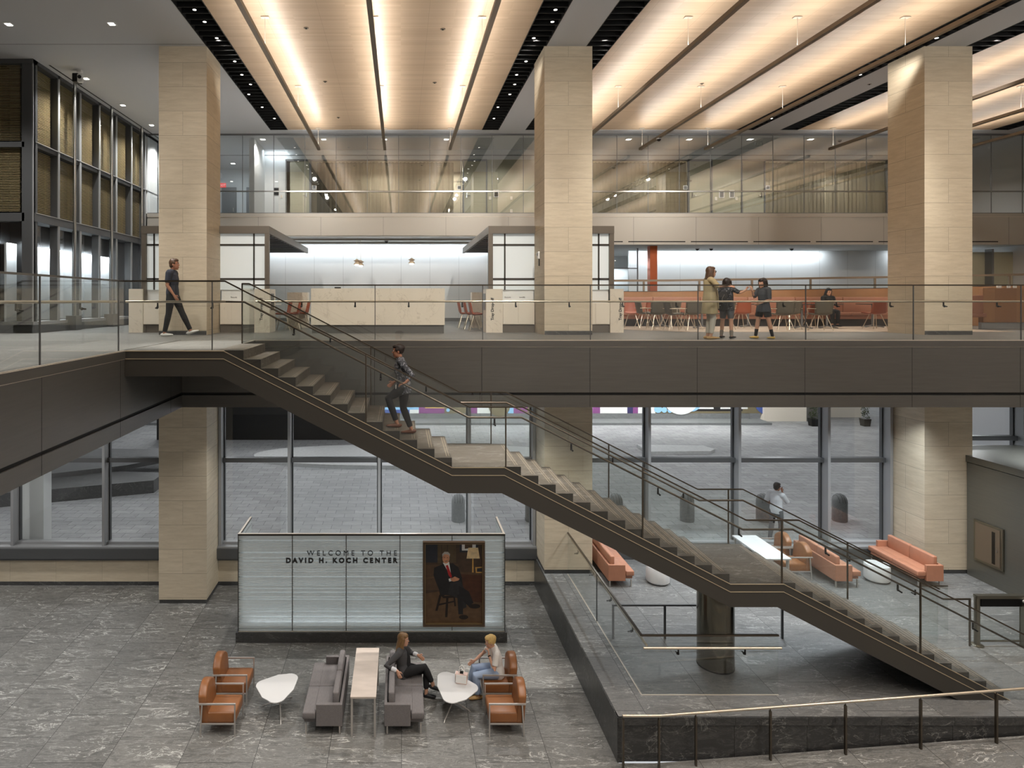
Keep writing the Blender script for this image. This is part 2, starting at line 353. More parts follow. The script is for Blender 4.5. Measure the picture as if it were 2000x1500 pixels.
class MB:
    """collects shapes into one mesh"""
    def __init__(s): s.bm = bmesh.new(); s.mi = 0
    def face(s, vs):
        try:
            f = s.bm.faces.new(vs); f.material_index = s.mi; return f
        except ValueError: return None
    def box(s, x0, x1, y0, y1, z0, z1, r=0, seg=2, mtx=None):
        b = bmesh.new(); bmesh.ops.create_cube(b, size=1)
        for v in b.verts: v.co = Vector(((x0+x1)/2+v.co.x*(x1-x0), (y0+y1)/2+v.co.y*(y1-y0), (z0+z1)/2+v.co.z*(z1-z0)))
        if r: bmesh.ops.bevel(b, geom=b.edges[:], offset=r, segments=seg, profile=.5, affect='EDGES')
        s._add(b, mtx); return s
    def _add(s, b, mtx=None):
        if mtx is not None: b.transform(mtx)
        mp = {}
        for v in b.verts: mp[v] = s.bm.verts.new(v.co)
        for f in b.faces: s.face([mp[v] for v in f.verts])
        b.free()
    def bar(s, p, q, w, h=None, up=(0, 0, 1), r=0):
        h = h or w; p = Vector(p); q = Vector(q); d = q-p; L = d.length
        if L < 1e-6: return s
        d.normalize(); u = Vector(up)
        if abs(d.dot(u)) > .98: u = Vector((0, 1, 0))
        sd = d.cross(u).normalized(); u2 = sd.cross(d)
        m = Matrix((sd, d, u2)).transposed().to_4x4(); m.translation = (p+q)/2
        return s.box(-w/2, w/2, -L/2, L/2, -h/2, h/2, r, 1, m)
    def loft(s, rings, cap=True, closed=False):
        R = [[s.bm.verts.new(v) for v in r] for r in rings]; n = len(R[0])
        for a, b in zip(R, R[1:]):
            for i in range(n): s.face([a[i], a[(i+1) % n], b[(i+1) % n], b[i]])
        if cap: s.face(R[0][::-1]); s.face(R[-1])
        return s
    def tube(s, pts, r, n=10, cap=True, flat=None):
        pts = [Vector(p) for p in pts]; rs = r if isinstance(r, (list, tuple)) else [r]*len(pts)
        rings = []; pu = None
        for i, p in enumerate(pts):
            if i == 0: d = pts[1]-p
            elif i == len(pts)-1: d = p-pts[i-1]
            else: d = (pts[i+1]-p).normalized()+(p-pts[i-1]).normalized()
            d.normalize()
            if pu is None:
                u = Vector((0, 0, 1)) if abs(d.z) < .9 else Vector((0, 1, 0))
            else: u = pu
            sd = d.cross(u).normalized(); u = sd.cross(d).normalized(); pu = u
            k = 1
            if 0 < i < len(pts)-1:
                c = max(.3, (pts[i+1]-p).normalized().dot(d)); k = 1/c if n <= 12 else 1
            ra = rs[i] if not isinstance(rs[i], tuple) else rs[i][0]
            rb = rs[i] if not isinstance(rs[i], tuple) else rs[i][1]
            rings.append([p+sd*math.cos(2*PI*j/n)*ra*min(k, 1.4)+u*math.sin(2*PI*j/n)*rb*min(k, 1.4) for j in range(n)])
        return s.loft(rings, cap)
    def limb(s, pts, radii, side=(0, 1, 0), n=14, round_=(True, True)):
        """elliptical loft: radii are (across side, across the other)"""
        pts = [Vector(p) for p in pts]; rings = []
        for i, p in enumerate(pts):
            d = (pts[min(i+1, len(pts)-1)]-pts[max(i-1, 0)]).normalized()
            sd = Vector(side); sd = (sd-d*sd.dot(d))
            if sd.length < .05: sd = Vector((1, 0, 0))-d*d.x
            sd.normalize(); o = d.cross(sd).normalized()
            a, b = radii[i] if isinstance(radii[i], tuple) else (radii[i], radii[i])
            rings.append([p+sd*math.cos(2*PI*j/n)*a+o*math.sin(2*PI*j/n)*b for j in range(n)])
        # rounded ends
        for end in (0, -1):
            if not round_[end]: continue
            p = pts[end]; q = pts[1 if end == 0 else -2]; d = (p-q).normalized(); r0 = rings[end]
            a = radii[end] if not isinstance(radii[end], tuple) else min(radii[end])
            extra = [p+d*a*.6+(v-p)*.72 for v in r0]; ex2 = [p+d*a*.92+(v-p)*.3 for v in r0]
            if end == 0: rings = [ex2, extra]+rings
            else: rings = rings+[extra, ex2]
        return s.loft(rings)
    def ell(s, c, r, n=16, m=10, mtx=None):
        b = bmesh.new(); bmesh.ops.create_uvsphere(b, u_segments=n, v_segments=m, radius=1)
        r = r if isinstance(r, tuple) else (r, r, r)
        for v in b.verts: v.co = Vector((v.co.x*r[0], v.co.y*r[1], v.co.z*r[2]))
        if mtx is not None: b.transform(mtx)
        b.transform(Matrix.Translation(Vector(c))); s._add(b); return s
    def lathe(s, prof, c=(0, 0, 0), n=28, cap=True):
        c = Vector(c)
        return s.loft([[c+Vector((r*math.cos(2*PI*j/n), r*math.sin(2*PI*j/n), z)) for j in range(n)] for r, z in prof], cap)
    def prism(s, poly, axis, a0, a1):
        """poly in the plane normal to axis; axis 'Y': (x,z), 'X': (y,z), 'Z': (x,y)"""
        def P(u, v, a): return {'Y': (u, a, v), 'X': (a, u, v), 'Z': (u, v, a)}[axis]
        A = [s.bm.verts.new(P(u, v, a0)) for u, v in poly]; B = [s.bm.verts.new(P(u, v, a1)) for u, v in poly]; n = len(poly)
        s.face(A); s.face(B[::-1])
        for i in range(n): s.face([A[i], B[i], B[(i+1) % n], A[(i+1) % n]])
        return s
    def quad(s, *p):
        s.face([s.bm.verts.new(v) for v in p]); return s
    def xf(s, m): s.bm.transform(m); return s
    def build(s, name, m, parent=None, smooth=False, world=False, label=None, kind=None, bevel=0, angle=35):
        bm = s.bm
        if parent is not None and world: bm.transform(Matrix.Translation(-wpos(parent)))
        bmesh.ops.recalc_face_normals(bm, faces=bm.faces[:])
        me = bpy.data.meshes.new(name); bm.to_mesh(me); bm.free()
        for q in (m if isinstance(m, (list, tuple)) else [m]): me.materials.append(MATS[q] if isinstance(q, str) else q)
        if smooth:
            for p in me.polygons: p.use_smooth = True
            if smooth != 'all':
                me.set_sharp_from_angle(angle=math.radians(angle))
        o = bpy.data.objects.new(name, me); C.objects.link(o)
        if parent is not None: o.parent = parent
        if bevel:
            md = o.modifiers.new('bevel', 'BEVEL'); md.width = bevel; md.segments = 2; md.limit_method = 'ANGLE'
        if label: o['label'] = label
        if kind: o['kind'] = kind
        return o

def B(name, m, x0, x1, y0, y1, z0, z1, parent=None, r=0, world=True, **kw):
    return MB().box(x0, x1, y0, y1, z0, z1, r).build(name, m, parent, world=world, smooth=bool(r), **kw)
def struct(o): o['kind'] = 'structure'; return o
def tag(o, label, cat, group=None, kind=None):
    o['label'] = label; o['category'] = cat
    if group: o['group'] = group
    if kind: o['kind'] = kind
    return o
def thing(name, label, cat, loc=(0, 0, 0), rot=0, group=None):
    o = bpy.data.objects.new(name, None); C.objects.link(o); o.location = loc
    o.rotation_euler = rot if isinstance(rot, tuple) else (0, 0, rot); o.empty_display_size = .2
    return tag(o, label, cat, group)
def kids(o): return [c for c in C.objects if c.parent == o]
def dup(root, loc, rot=0, label=None, group=None):
    def rec(o, par):
        c = o.copy(); C.objects.link(c)
        if par is not None: c.parent = par
        for ch in list(o.children): rec(ch, c)
        return c
    r = rec(root, None); r.location = loc; r.rotation_euler = (0, 0, rot)
    if label: r['label'] = label
    if group: r['group'] = group
    return r
def text_mesh(name, body, size, m, parent, loc, rot=(PI/2, 0, 0), extrude=.006, align='LEFT', spacing=1.0, offset=0.0, world=True):
    cu = bpy.data.curves.new(name, 'FONT'); cu.body = body; cu.size = size; cu.extrude = extrude; cu.align_x = align
    cu.space_character = spacing; cu.offset = offset
    t = bpy.data.objects.new(name, cu); C.objects.link(t)
    bpy.context.view_layer.update()
    me = bpy.data.meshes.new_from_object(t.evaluated_get(bpy.context.evaluated_depsgraph_get()))
    bpy.data.objects.remove(t)
    me.materials.clear(); me.materials.append(MATS[m])
    o = bpy.data.objects.new(name, me); C.objects.link(o)
    if parent is not None:
        o.parent = parent
        loc = Vector(loc)-(wpos(parent) if world else Vector())
    o.location = loc; o.rotation_euler = rot
    return o

# ================================================================== THE SETTING
# ---- lower floor, ramp and raised platform
def fstone(name, polys, m, kind='structure'):
    mb = MB()
    for p in polys: mb.quad(*p)
    return mb.build(name, m, kind=kind)
RX, RS = 4.17, .0747
mb = MB(); mb.box(-13, 3.58, -8, 17.1, -.3, 0); mb.box(3.58, RX, -8, 10.43, -.3, 0)
mb.build('floor', 'floor_stone', kind='structure')
xe = RX+.749/RS
mb = MB(); mb.prism([(RX, -.3), (24, -.3), (24, .749), (xe, .749), (RX, 0)], 'Y', -8, 10.43); mb.build('floor_ramp', 'floor_stone', kind='structure')
mb = MB(); mb.box(3.585, 24, 10.46, 17.1, .70, PLAT); mb.build('floor_platform', 'platform_stone', kind='structure')
mb = MB(); mb.box(3.60, 24, 10.47, 10.6, 0, .70); mb.box(3.57, 24, 10.43, 10.6, .62, .745)
mb.build('wall_platform_front', 'polished_stone', kind='structure')
mb = MB(); mb.box(3.56, 3.66, 10.44, 17.1, 0, .745); mb.build('wall_platform_side', 'polished_stone_side', kind='structure')

# ---- mezzanine slab, fascias
mb = MB(); mb.box(-20, 24, 13.76, 31, 6.0, UP); mb.box(-20, -4.80, -8, 13.76, 6.0, UP)
mb.build('floor_mezzanine', 'mezzanine_stone', kind='structure')
mb = MB(); mb.box(-13, 24, 13.80, 17.3, 5.30, 5.36); mb.box(-20, -4.84, -8, 13.76, 5.30, 5.36); mb.build('ceiling_soffit', 'plaster', kind='structure')
def fascia_front(name, x0, x1, joints):
    mb = MB(); mb.box(x0, x1, 13.72, 13.80, 6.60, 6.735); mb.box(x0, x1, 13.735, 13.80, 5.61, 6.60)
    mb.box(x0, x1, 13.78, 13.82, 5.55, 5.61); mb.box(x0, x1, 13.735, 13.80, 5.29, 5.55)
    mb.mi = 1; mb.box(x0, x1, 13.714, 13.722, 6.732, 6.74); mb.box(x0, x1, 13.728, 13.737, 6.59, 6.602)
    mb.mi = 2; mb.box(x0, x1, 13.765, 13.781, 5.552, 5.608)
    for j in joints: mb.box(j-.004, j+.004, 13.7335, 13.736, 5.29, 6.59)
    mb.build(name, ['bronze', 'trim_light', 'black'], kind='structure')
fascia_front('trim_1', -4.74, 24, [-.57, 1.75, 4.09, 6.41, 8.74, 11.06, 13.4])
mb = MB()
mb.box(-4.80, -4.72, -8, 13.735, 6.60, 6.735); mb.box(-4.80, -4.735, -8, 13.735, 5.61, 6.60)
mb.box(-4.82, -4.78, -8, 13.735, 5.55, 5.61); mb.box(-4.80, -4.735, -8, 13.735, 5.29, 5.55)
mb.mi = 1; mb.box(-4.722, -4.714, -8, 10.9, 6.731, 6.74); mb.box(-4.737, -4.728, -8, 10.9, 6.59, 6.602)
mb.mi = 2; mb.box(-4.781, -4.765, -8, 13.735, 5.552, 5.608)
for j in (8.37, 10.72, 13.07): mb.box(-4.736, -4.7335, j-.004, j+.004, 5.29, 6.59)
mb.build('trim_2', ['bronze', 'trim_light', 'black'], kind='structure')

# ---- ceiling: plaster strips, timber bays, dark slots
plaster = MB(); EDGE = [-20]
slots = []
for b in BAY:
    slots += [(b-4.28, b-3.63), (b+3.63, b+4.25)]
edges = [-20]
for b in BAY: edges += [b-4.28, b+4.25]
edges.append(30)
for i in range(0, len(edges), 2): plaster.box(edges[i], edges[i+1], -8, 23.75, CEIL, CEIL+.3)
plaster.box(-20, 30, 23.75, 31, CEIL, CEIL+.3)
plaster.mi = 1; plaster.box(-20, -4.9, 15.80, 15.812, CEIL-.002, CEIL)
plaster.box(-9.55, -9.50, 17.2, 25.5, CEIL-.003, CEIL)
plaster.build('ceiling', ['plaster', 'black'], kind='structure')
for i, b in enumerate(BAY):
    mb = MB(); mb.box(b-3.63, b+3.63, -8, 23.75, CEIL+.01, CEIL+.3)
    mb.build('ceiling_timber', 'ceiling_wood', kind='structure')
for i, (a, c) in enumerate(slots):
    mb = MB(); mb.box(a, a+.015, -8, 23.75, CEIL-.005, CEIL+.6); mb.box(c-.015, c, -8, 23.75, CEIL-.005, CEIL+.6); mb.box(a, c, -8, 23.75, CEIL+.6, CEIL+.65)
    mb.box(a, c, 23.73, 23.75, CEIL, CEIL+.6)
    y = 9.0
    while y < 23.7: mb.box(a+.015, c-.015, y, y+.02, CEIL+.0, CEIL+.13); y += .3
    mb.mi = 1; y = 9.15
    rr = random.Random(i)
    while y < 23.6:
        q = a+.05+rr.random()*.2
        mb.box(q, q+.25, y, y+.13, CEIL+.2, CEIL+.22); y += .3
    mb.build('trim_%d' % (i+3), ['black', 'black_metal'], kind='structure')

# ---- outer closing walls (mostly out of frame)
for nm, a in (('wall_back', (-20, 24, -8.2, -8, 0, 14)), ('wall_right', (24, 24.2, -8, 27.5, 0, 14)),
              ('wall_left', (-13.2, -13, -8, 17.1, 0, 5.3)), ('wall_left_upper', (-20.2, -20, -8, 17, 6.74, 14))):
    B(nm, 'plaster', *a, kind='structure')
B('ceiling_roof', 'plaster', -20.2, 30, -8.2, 31, 14.65, 14.8, kind='structure')

# ---- limestone columns
def column(x0, z0, label, bz):
    t = thing('limestone_column', label, 'column', (x0+.6, 16.52, z0))
    m = MB().box(x0, x0+1.2, 15.92, 17.12, z0+bz, CEIL); m.build('shaft', 'limestone_c', t, world=True, bevel=0)
    MB().box(x0+.012, x0+1.188, 15.932, 17.108, z0, z0+bz).build('base_band', 'base_stone', t, world=True)
    MB().box(x0+.004, x0+1.196, 15.912, 17.12, UP, UP+.10).build('base_band', 'base_stone', t, world=True)
    return t
k = MATS['limestone'].copy(); k.name = 'limestone_c'; MATS['limestone_c'] = k
column(-6.07, 0, 'tall limestone column standing beside the striped glass welcome wall, behind the walking man', .10)
column(3.60, PLAT, 'tall limestone column behind the staircase, beside the salmon sofa and the glass guard', .10)
column(13.13, PLAT, 'tall limestone column beside the bronze vestibule wall with the recessed cabinet', .10)

# ---- lower facade: plinth wall, sill, windows
W0 = 16.95
mb = MB(); mb.box(-13, 3.6, W0, W0+.25, .10, .72); mb.build('wall_front', 'limestone_wall', kind='structure')
mb = MB(); mb.box(-13, 3.58, W0-.01, W0+.2, 0, .10); mb.build('baseboard_front', 'base_stone', kind='structure')
mb = MB(); mb.box(-13, 24, W0-.16, W0+.3, .76, 1.03, .004); mb.box(-13, 24, W0-.10, W0+.2, .70, .76); mb.mi = 1; mb.box(-13, 24, W0-.12, W0+.42, 1.03, 1.07)
mb.build('trim_9', ['mullion_dark', 'mullion'], kind='structure')
GY = 17.15
cols = [(-6.07, -4.87), (3.60, 4.80), (13.13, 14.33)]
segs = [(-13, -6.07, [-12.3, -10.35, -7.92]), (-4.87, 3.60, [-4.82, -2.98, -.58, 1.83, 3.55]),
        (4.80, 13.13, [6.62, 9.02, 11.40, 13.06]), (14.33, 24, [16.6, 19])]
wi = 1
for (a, b, mull) in segs:
    fr = MB()
    for x in mull:
        fr.box(x-.035, x+.035, GY-.26, GY+.04, 1.07, 5.35); fr.mi = 1; fr.box(x-.065, x+.065, GY+.0, GY+.10, 1.07, 5.35); fr.mi = 0
    zt = 3.31 if a < 14 else 3.9
    fr.mi = 1; fr.box(a, b, GY-.10, GY+.06, zt-.06, zt+.06); fr.mi = 0
    fr.box(a, b, GY-.12, GY+.06, 1.07, 1.13)
    w = fr.build('window_%d' % wi, ['mullion', 'mullion_dark'], kind='structure')
    MB().quad((a, GY, 1.1), (b, GY, 1.1), (b, GY, 5.35), (a, GY, 5.35)).build('pane', 'window_glass', w)
    wi += 1

# ---- outside: driveway, far kerb, mural wall, island
B('ground_driveway', 'paving_stone', -40, 40, 17.3, 60, .55, PLAT, kind='structure')
B('ceiling_overhang', 'plaster', -40, 40, 17.4, 38, 5.36, 5.5, kind='structure')
B('ground_pavement', 'granite', -25, 20.4, 34.9, 36.2, PLAT, PLAT+.12, kind='structure')
B('wall_street', 'granite', -25, 19.9, 36.2, 36.6, PLAT+.12, 1.17, kind='structure')
# ---- curtain wall on the left of the mezzanine
def cw():
    X = -9.7
    dark = MB(); dark.box(-14, -10.75, 16.9, 31, UP, CEIL); dark.box(-20, -10.2, 17.45, 17.6, UP, CEIL)
    dark.build('wall_dark_backing', 'black_metal', kind='structure')  # added backing box, its black stands in for the dark interior
    fr = MB()
    ys = [16.8+1.22*k for k in range(8)]
    for i, y in enumerate(ys):
        fr.box(X-.25, X-.02, y-.03, y+.03, UP+.3, CEIL)
        fr.mi = 1; fr.box(X-.03, X+.0, y-.045, y+.045, UP+.3, CEIL); fr.mi = 0
    fr.box(X-.45, X-.04, 16.8, 25.4, 11.69, 11.81); fr.box(X-.45, X+.01, 16.8, 25.4, 9.70, 9.92); fr.box(X-.45, X, 16.8, 25.4, CEIL-.10, CEIL)
    fr.mi = 1; fr.box(X-.46, X+.015, 16.85, 25.4, 11.80, 11.82); fr.box(X-.46, X+.02, 16.85, 25.4, 9.91, 9.93); fr.mi = 0
    fr.box(X-.5, X+.12, 16.7, 25.4, UP, UP+.22); fr.mi = 1; fr.box(X-.5, X+.06, 16.75, 25.4, UP+.22, UP+.30); fr.mi = 0
    # return along the back, facing the camera
    fr.box(-20, X, 16.75, 16.95, CEIL-.12, CEIL); fr.box(-20, X-.05, 16.78, 16.98, 11.66, 11.80); fr.box(-20, X-.05, 16.78, 16.98, 9.70, 9.92); fr.box(-20, X, 16.7, 16.95, UP, UP+.3)
    fr.box(X-.32, X, 16.78, 16.95, UP+.3, CEIL)
    w = fr.build('window_5', ['mullion_dark', 'mullion'], kind='structure')
    MB().quad((X-.26, 16.9, UP+.3), (X-.26, 25.4, UP+.3), (X-.26, 25.4, CEIL), (X-.26, 16.9, CEIL)).build('pane', 'dark_glass', w)
    MB().quad((-20, 16.97, UP+.3), (X-.3, 16.97, UP+.3), (X-.3, 16.97, CEIL), (-20, 16.97, CEIL)).build('pane', 'dark_glass', w)
    for (z0, z1) in ((9.95, 11.66), (11.84, CEIL-.12)):
        for i in range(7):
            bl = MB(); z = z0+.03
            while z < z1: bl.box(X-.235, X-.20, ys[i]+.06, ys[i]+1.14, z, z+.015); z += .045
            for q in (.35, .85): bl.box(X-.198, X-.194, ys[i]+q, ys[i]+q+.01, z0, z1)
            tag(bl.build('window_blind', 'blind_gold'), 'gold slatted blind in the dark curtain wall, %s row, bay %s the corner' % ('upper' if z0 > 11 else 'lower', ('next to', 'second from', 'third from', 'fourth from', 'fifth from', 'sixth from', 'farthest from')[i]), 'blind', 'slatted blinds in the side curtain wall')
        bl = MB(); z = z0+.03
        while z < z1: bl.box(-11.9, -10.15, 16.90, 16.94, z, z+.015); z += .045
        bl.box(-11.1, -11.09, 16.89, 16.895, z0, z1)
        tag(bl.build('window_blind', 'blind_gold'), 'wide dark slatted blind facing the lobby at the frame corner, %s row' % ('upper' if z0 > 11 else 'lower'), 'blind')
    for i, y in enumerate((18.55, 20.92, 23.36)):
        t = thing('steel_pole', 'slim round steel pole in front of the side curtain wall, %s' % ('nearest the corner', 'middle of the three', 'farthest, beside the column')[i], 'pole', (X+.17, y, UP), 0, 'steel poles of the curtain wall')
        MB().tube([(0, 0, 0), (0, 0, CEIL-UP)], .045, 12).build('shaft', 'steel', t, smooth=True)
        MB().box(-.17, .12, -.17, .17, 0, .42).build('foot_box', 'mullion_dark', t)
cw()
# white panels and lamps added behind the dark glass to imitate its reflections
for i, (y0, y1) in enumerate(((17.1, 17.9), (18.3, 19.2), (19.6, 20.4), (20.8, 21.7), (22.2, 22.9))):
    B('wall_reflection_panel', 'plaster_bright', -10.62, -10.56, y0-.1, y1+.15, UP+.3, 9.15, kind='structure')
    area('bay_fill', (-10.36, (y0+y1)/2, 9.2), .05, 1.0, 36, COOL, (0, .7, 0))

# ---- third floor: fascia, glass wall, corridor, rooms
G = 24.3
Z3 = 10.93
mb = MB(); mb.box(-9.7, 24, G, 31, 10.2, Z3); mb.build('floor_gallery', 'mezzanine_stone', kind='structure')
mb = MB(); mb.box(-9.7, 24, G-.06, G, 10.80, Z3); mb.box(-9.7, 24, G-.04, G, 10.08, 10.80)
mb.box(5.9, 24, G-.04, G, 9.74, 10.08)
mb.box(-9.7, 5.9, G, 26.4, 10.05, 10.09); mb.box(-9.7, 5.9, 25.2, 26.6, 9.99, 10.05); mb.box(-9.7, 5.9, 26.0, 26.6, 9.93, 10.0)
mb.mi = 1; mb.box(-9.7, 24, G-.065, G-.05, 10.795, 10.81)
mb.mi = 2
x = -5.45
while x < 24: mb.box(x-.003, x+.003, G-.042, G-.038, 10.08 if x < 5.9 else 9.74, 10.8); x += 2.39
x = 6.3
while x < 23: mb.box(x, x+2.18, G-.043, G-.03, 9.83, 9.87); x += 2.39
mb.build('trim_10', ['champagne', 'trim_light', 'black'], kind='structure')
mb = MB(); x = -6.06; gx = []
while x < 24: gx.append(x); x += 1.194
for x in gx: mb.box(x-.008, x+.008, G-.01, G+.02, Z3, CEIL)
mb.box(-9.7, 24, G-.02, G+.04, CEIL-.06, CEIL); mb.box(-9.7, 24, G-.02, G+.02, Z3, Z3+.03)
gw = mb.build('window_6', ['steel_soft'], kind='structure')
MB().quad((-9.7, G, Z3), (24, G, Z3), (24, G, CEIL-.05), (-9.7, G, CEIL-.05)).build('pane', 'gallery_glass', gw)
MB().box(-9.0, 24, G-.09, G-.06, 11.74, 11.79).build('rail', 'steel', gw)
# back wall of the gallery
BW = 26.8
mb = MB(); mb.box(-5.75, 24, BW, BW+.15, 13.55, CEIL); mb.box(-5.75, -4.68, BW, BW+.15, Z3, 13.55)
mb.box(-5.95, -5.75, 24.9, 31, Z3, CEIL); mb.box(-9.7, -5.75, 30.9, 31, Z3, CEIL); mb.box(-9.8, -9.7, G, 31, Z3, CEIL)
mb.mi = 1; mb.box(-9.7, 24, BW-.01, BW, 13.72, 13.74)
mb.build('wall_gallery', ['plaster_bright', 'black'], kind='structure')
# rooms behind
mb = MB(); mb.box(-4.7, 24, 29.5, 29.6, Z3, 13.6); mb.box(-4.7, 24, BW+.1, 29.6, 13.56, 13.6)
mb.build('wall_room_back', 'off_white', kind='structure')
def px3(p, D=BW): return (p-783)*D/F
def gdoor(i, p0, p1, hand, m='door_veneer'):
    a, b = px3(p0), px3(p1)
    fr = MB(); fr.box(a-.05, a, BW-.03, BW+.12, Z3, 13.55); fr.box(b, b+.05, BW-.03, BW+.12, Z3, 13.55); fr.box(a-.05, b+.05, BW-.03, BW+.12, 13.48, 13.56)
    d = fr.build('door_%d' % i, 'steel_soft', kind='structure')
    MB().box(a, b, BW, BW+.08, Z3, 13.48).build('door_leaf', m, d)
    if hand:
        hx = b-.12 if hand > 0 else a+.12
        MB().box(hx-.02, hx+.02, BW-.05, BW, 11.95, 12.15).tube([(hx, BW-.05, 12.02), (hx-.14*hand, BW-.05, 12.02)], .014, 8).build('door_handle', 'steel', d)
    return d
gdoor(1, 560, 604, 1); gdoor(2, 906, 949, -1); gdoor(3, 1346, 1389, -1); gdoor(4, 1450, 1492, 1); gdoor(5, 1903, 1934, 1)
# glass sidelights with lettering, lit room seen through
def sidelight(i, p0, p1, txt, tx):
    a, b = px3(p0), px3(p1)
    fr = MB(); fr.box(a-.02, a+.02, BW-.01, BW+.08, Z3, 13.55); fr.box(b-.02, b+.02, BW-.01, BW+.08, Z3, 13.55); fr.box(a, b, BW-.01, BW+.08, 13.5, 13.55)
    w = fr.build('window_%d' % i, 'steel_soft', kind='structure')
    MB().quad((a, BW+.03, Z3), (b, BW+.03, Z3), (b, BW+.03, 13.5), (a, BW+.03, 13.5)).build('pane', 'guard_glass', w)
    if txt: text_mesh('lettering', txt, .13, 'letter', w, (px3(tx), BW-.02, 12.62), extrude=.004)
sidelight(7, 607, 905, 'Conference', 609); text_mesh('lettering', 'Conference B', .13, 'letter', bpy.data.objects['window_7'], (px3(880), BW-.02, 12.58), extrude=.004)
sidelight(8, 1157, 1344, 'Conference', 1322); sidelight(9, 1494, 1733, 'Conference', 1495); sidelight(10, 1937, 2060, 'Conference R', 1938)
# wall piers between the doors
mb = MB()
for p0, p1 in ((951, 1157), (1391, 1448), (1733, 1900)):
    mb.box(px3(p0)+.02, px3(p1)-.02, BW, BW+.12, Z3, 13.55)
mb.build('wall_gallery_piers', 'door_veneer', kind='structure')
for x in (-1, 2, 8, 11.5, 16.5, 20): area('room_lamp', (x, 28.6, 13.5), 1.0, .4, 55, (1, .9, .72))
def curtain(p0, p1, label):
    a, b = px3(p0, BW+.35), px3(p1, BW+.35); n = int((b-a)/.05); pts = []
    rr = random.Random(int(p0))
    for i in range(n+1):
        x = a+(b-a)*i/n; pts.append((x, BW+.35+.085*math.sin(i*1.9+rr.random()*.9)))
    mb = MB()
    V0 = [mb.bm.verts.new((x, y, Z3+.03)) for x, y in pts]; V1 = [mb.bm.verts.new((x, y, 13.5)) for x, y in pts]
    for i in range(n): mb.face([V0[i], V0[i+1], V1[i+1], V1[i]])
    tag(mb.build('curtain', 'curtain_sheer', smooth='all'), label, 'curtain')
m = bpy.data.materials.new('curtain_sheer'); m.use_nodes = True; t = m.node_tree; MATS['curtain_sheer'] = m
bs = t.nodes['Principled BSDF']; bs.inputs['Base Color'].default_value = lin((86, 80, 70))+(1,); bs.inputs['Roughness'].default_value = .9
tr = t.nodes.new('ShaderNodeBsdfTransparent'); tl = t.nodes.new('ShaderNodeBsdfTranslucent'); tl.inputs[0].default_value = lin((140, 130, 110))+(1,)
m1 = t.nodes.new('ShaderNodeMixShader'); m2 = t.nodes.new('ShaderNodeMixShader'); m1.inputs[0].default_value = .45; m2.inputs[0].default_value = .18
t.links.new(bs.outputs[0], m1.inputs[1]); t.links.new(tl.outputs[0], m1.inputs[2]); t.links.new(m1.outputs[0], m2.inputs[1]); t.links.new(tr.outputs[0], m2.inputs[2])
t.links.new(m2.outputs[0], t.nodes['Material Output'].inputs[0])
curtain(619, 724, 'pleated sheer curtain drawn beside the first conference door, third floor')
curtain(724, 886, 'wide pleated sheer curtain before the second conference sign, third floor')
curtain(1158, 1340, 'pleated sheer curtain directly right of the middle column, third floor')
curtain(1496, 1612, 'pleated sheer curtain right of the paired wall frames, third floor')
curtain(1612, 1731, 'pleated sheer curtain running behind the wide column by the vestibule, third floor')
# little devices on the gallery wall
def panel(name, px, py, w, h, mt, label, cat, frame='white', D=BW):
    x = px3(px, D); z = EYE-(py-587)*D/F
    t = thing(name, label, cat, (x, D, z))
    MB().box(-w/2, w/2, -.03, -.002, -h/2, h/2).build('frame', frame, t)
    MB().box(-w/2+.04*min(1, w*3), w/2-.04*min(1, w*3), -.036, -.03, -h/2+.04*min(1, w*3), h/2-.04*min(1, w*3)).build('face', mt, t)
    return t
panel('wall_screen', 540, 374, .2, .30, 'screen_black', 'black wall screen beside the beige-green conference door', 'screen', 'black')
panel('wall_screen', 969, 378, .2, .30, 'screen_black', 'black wall screen beside the door left of the middle column', 'screen')
panel('picture_frame', 1409, 379, .21, .32, 'steel_soft', 'small white wall frame between two doors, nearer the middle column', 'frame')
panel('picture_frame', 1429, 379, .21, .32, 'steel_soft', 'small white wall frame between two doors, farther from the middle column', 'frame')
for px, py, lb in ((550, 384, 'small white switch plate under the black screen by the first door'), (957, 387, 'white switch plate beside the door handle left of the middle column'), (998.5, 387, 'white switch plate near the middle column'),
               (998.5, 412, 'low white socket plate near the middle column'), (1398, 388, 'white switch plate below the first small frame'), (1438, 388, 'white switch plate below the second small frame')):
    panel('switch_plate', px, py, .09, .13, 'off_white', lb, 'switch')
for px, lb in ((614, 'first'), (897, 'second'), (1338, 'third'), (1499, 'fourth'), (1943, 'fifth')):
    panel('room_sign', px, 366.5, .17, .17, 'steel_soft', 'small square room sign under the %s conference lettering from the corridor' % lb, 'sign', D=BW-.03)
# corridor far end doors (left)
for i, (p0, p1) in enumerate(((434, 462), (482, 500))):
    a, b = (p0-783)*30.9/F, (p1-783)*30.9/F
    d = MB().box(a, b, 30.82, 30.9, Z3, 13.1).build('door_%d' % (6+i), 'steel_soft', kind='structure')
    MB().box(b-.14, b-.10, 30.76, 30.82, 11.9, 12.1).build('door_handle', 'steel', d)
MB().box((500-783)*30.9/F-2.9, (500-783)*30.9/F-1.9, 30.85, 30.9, 13.3, 13.32)
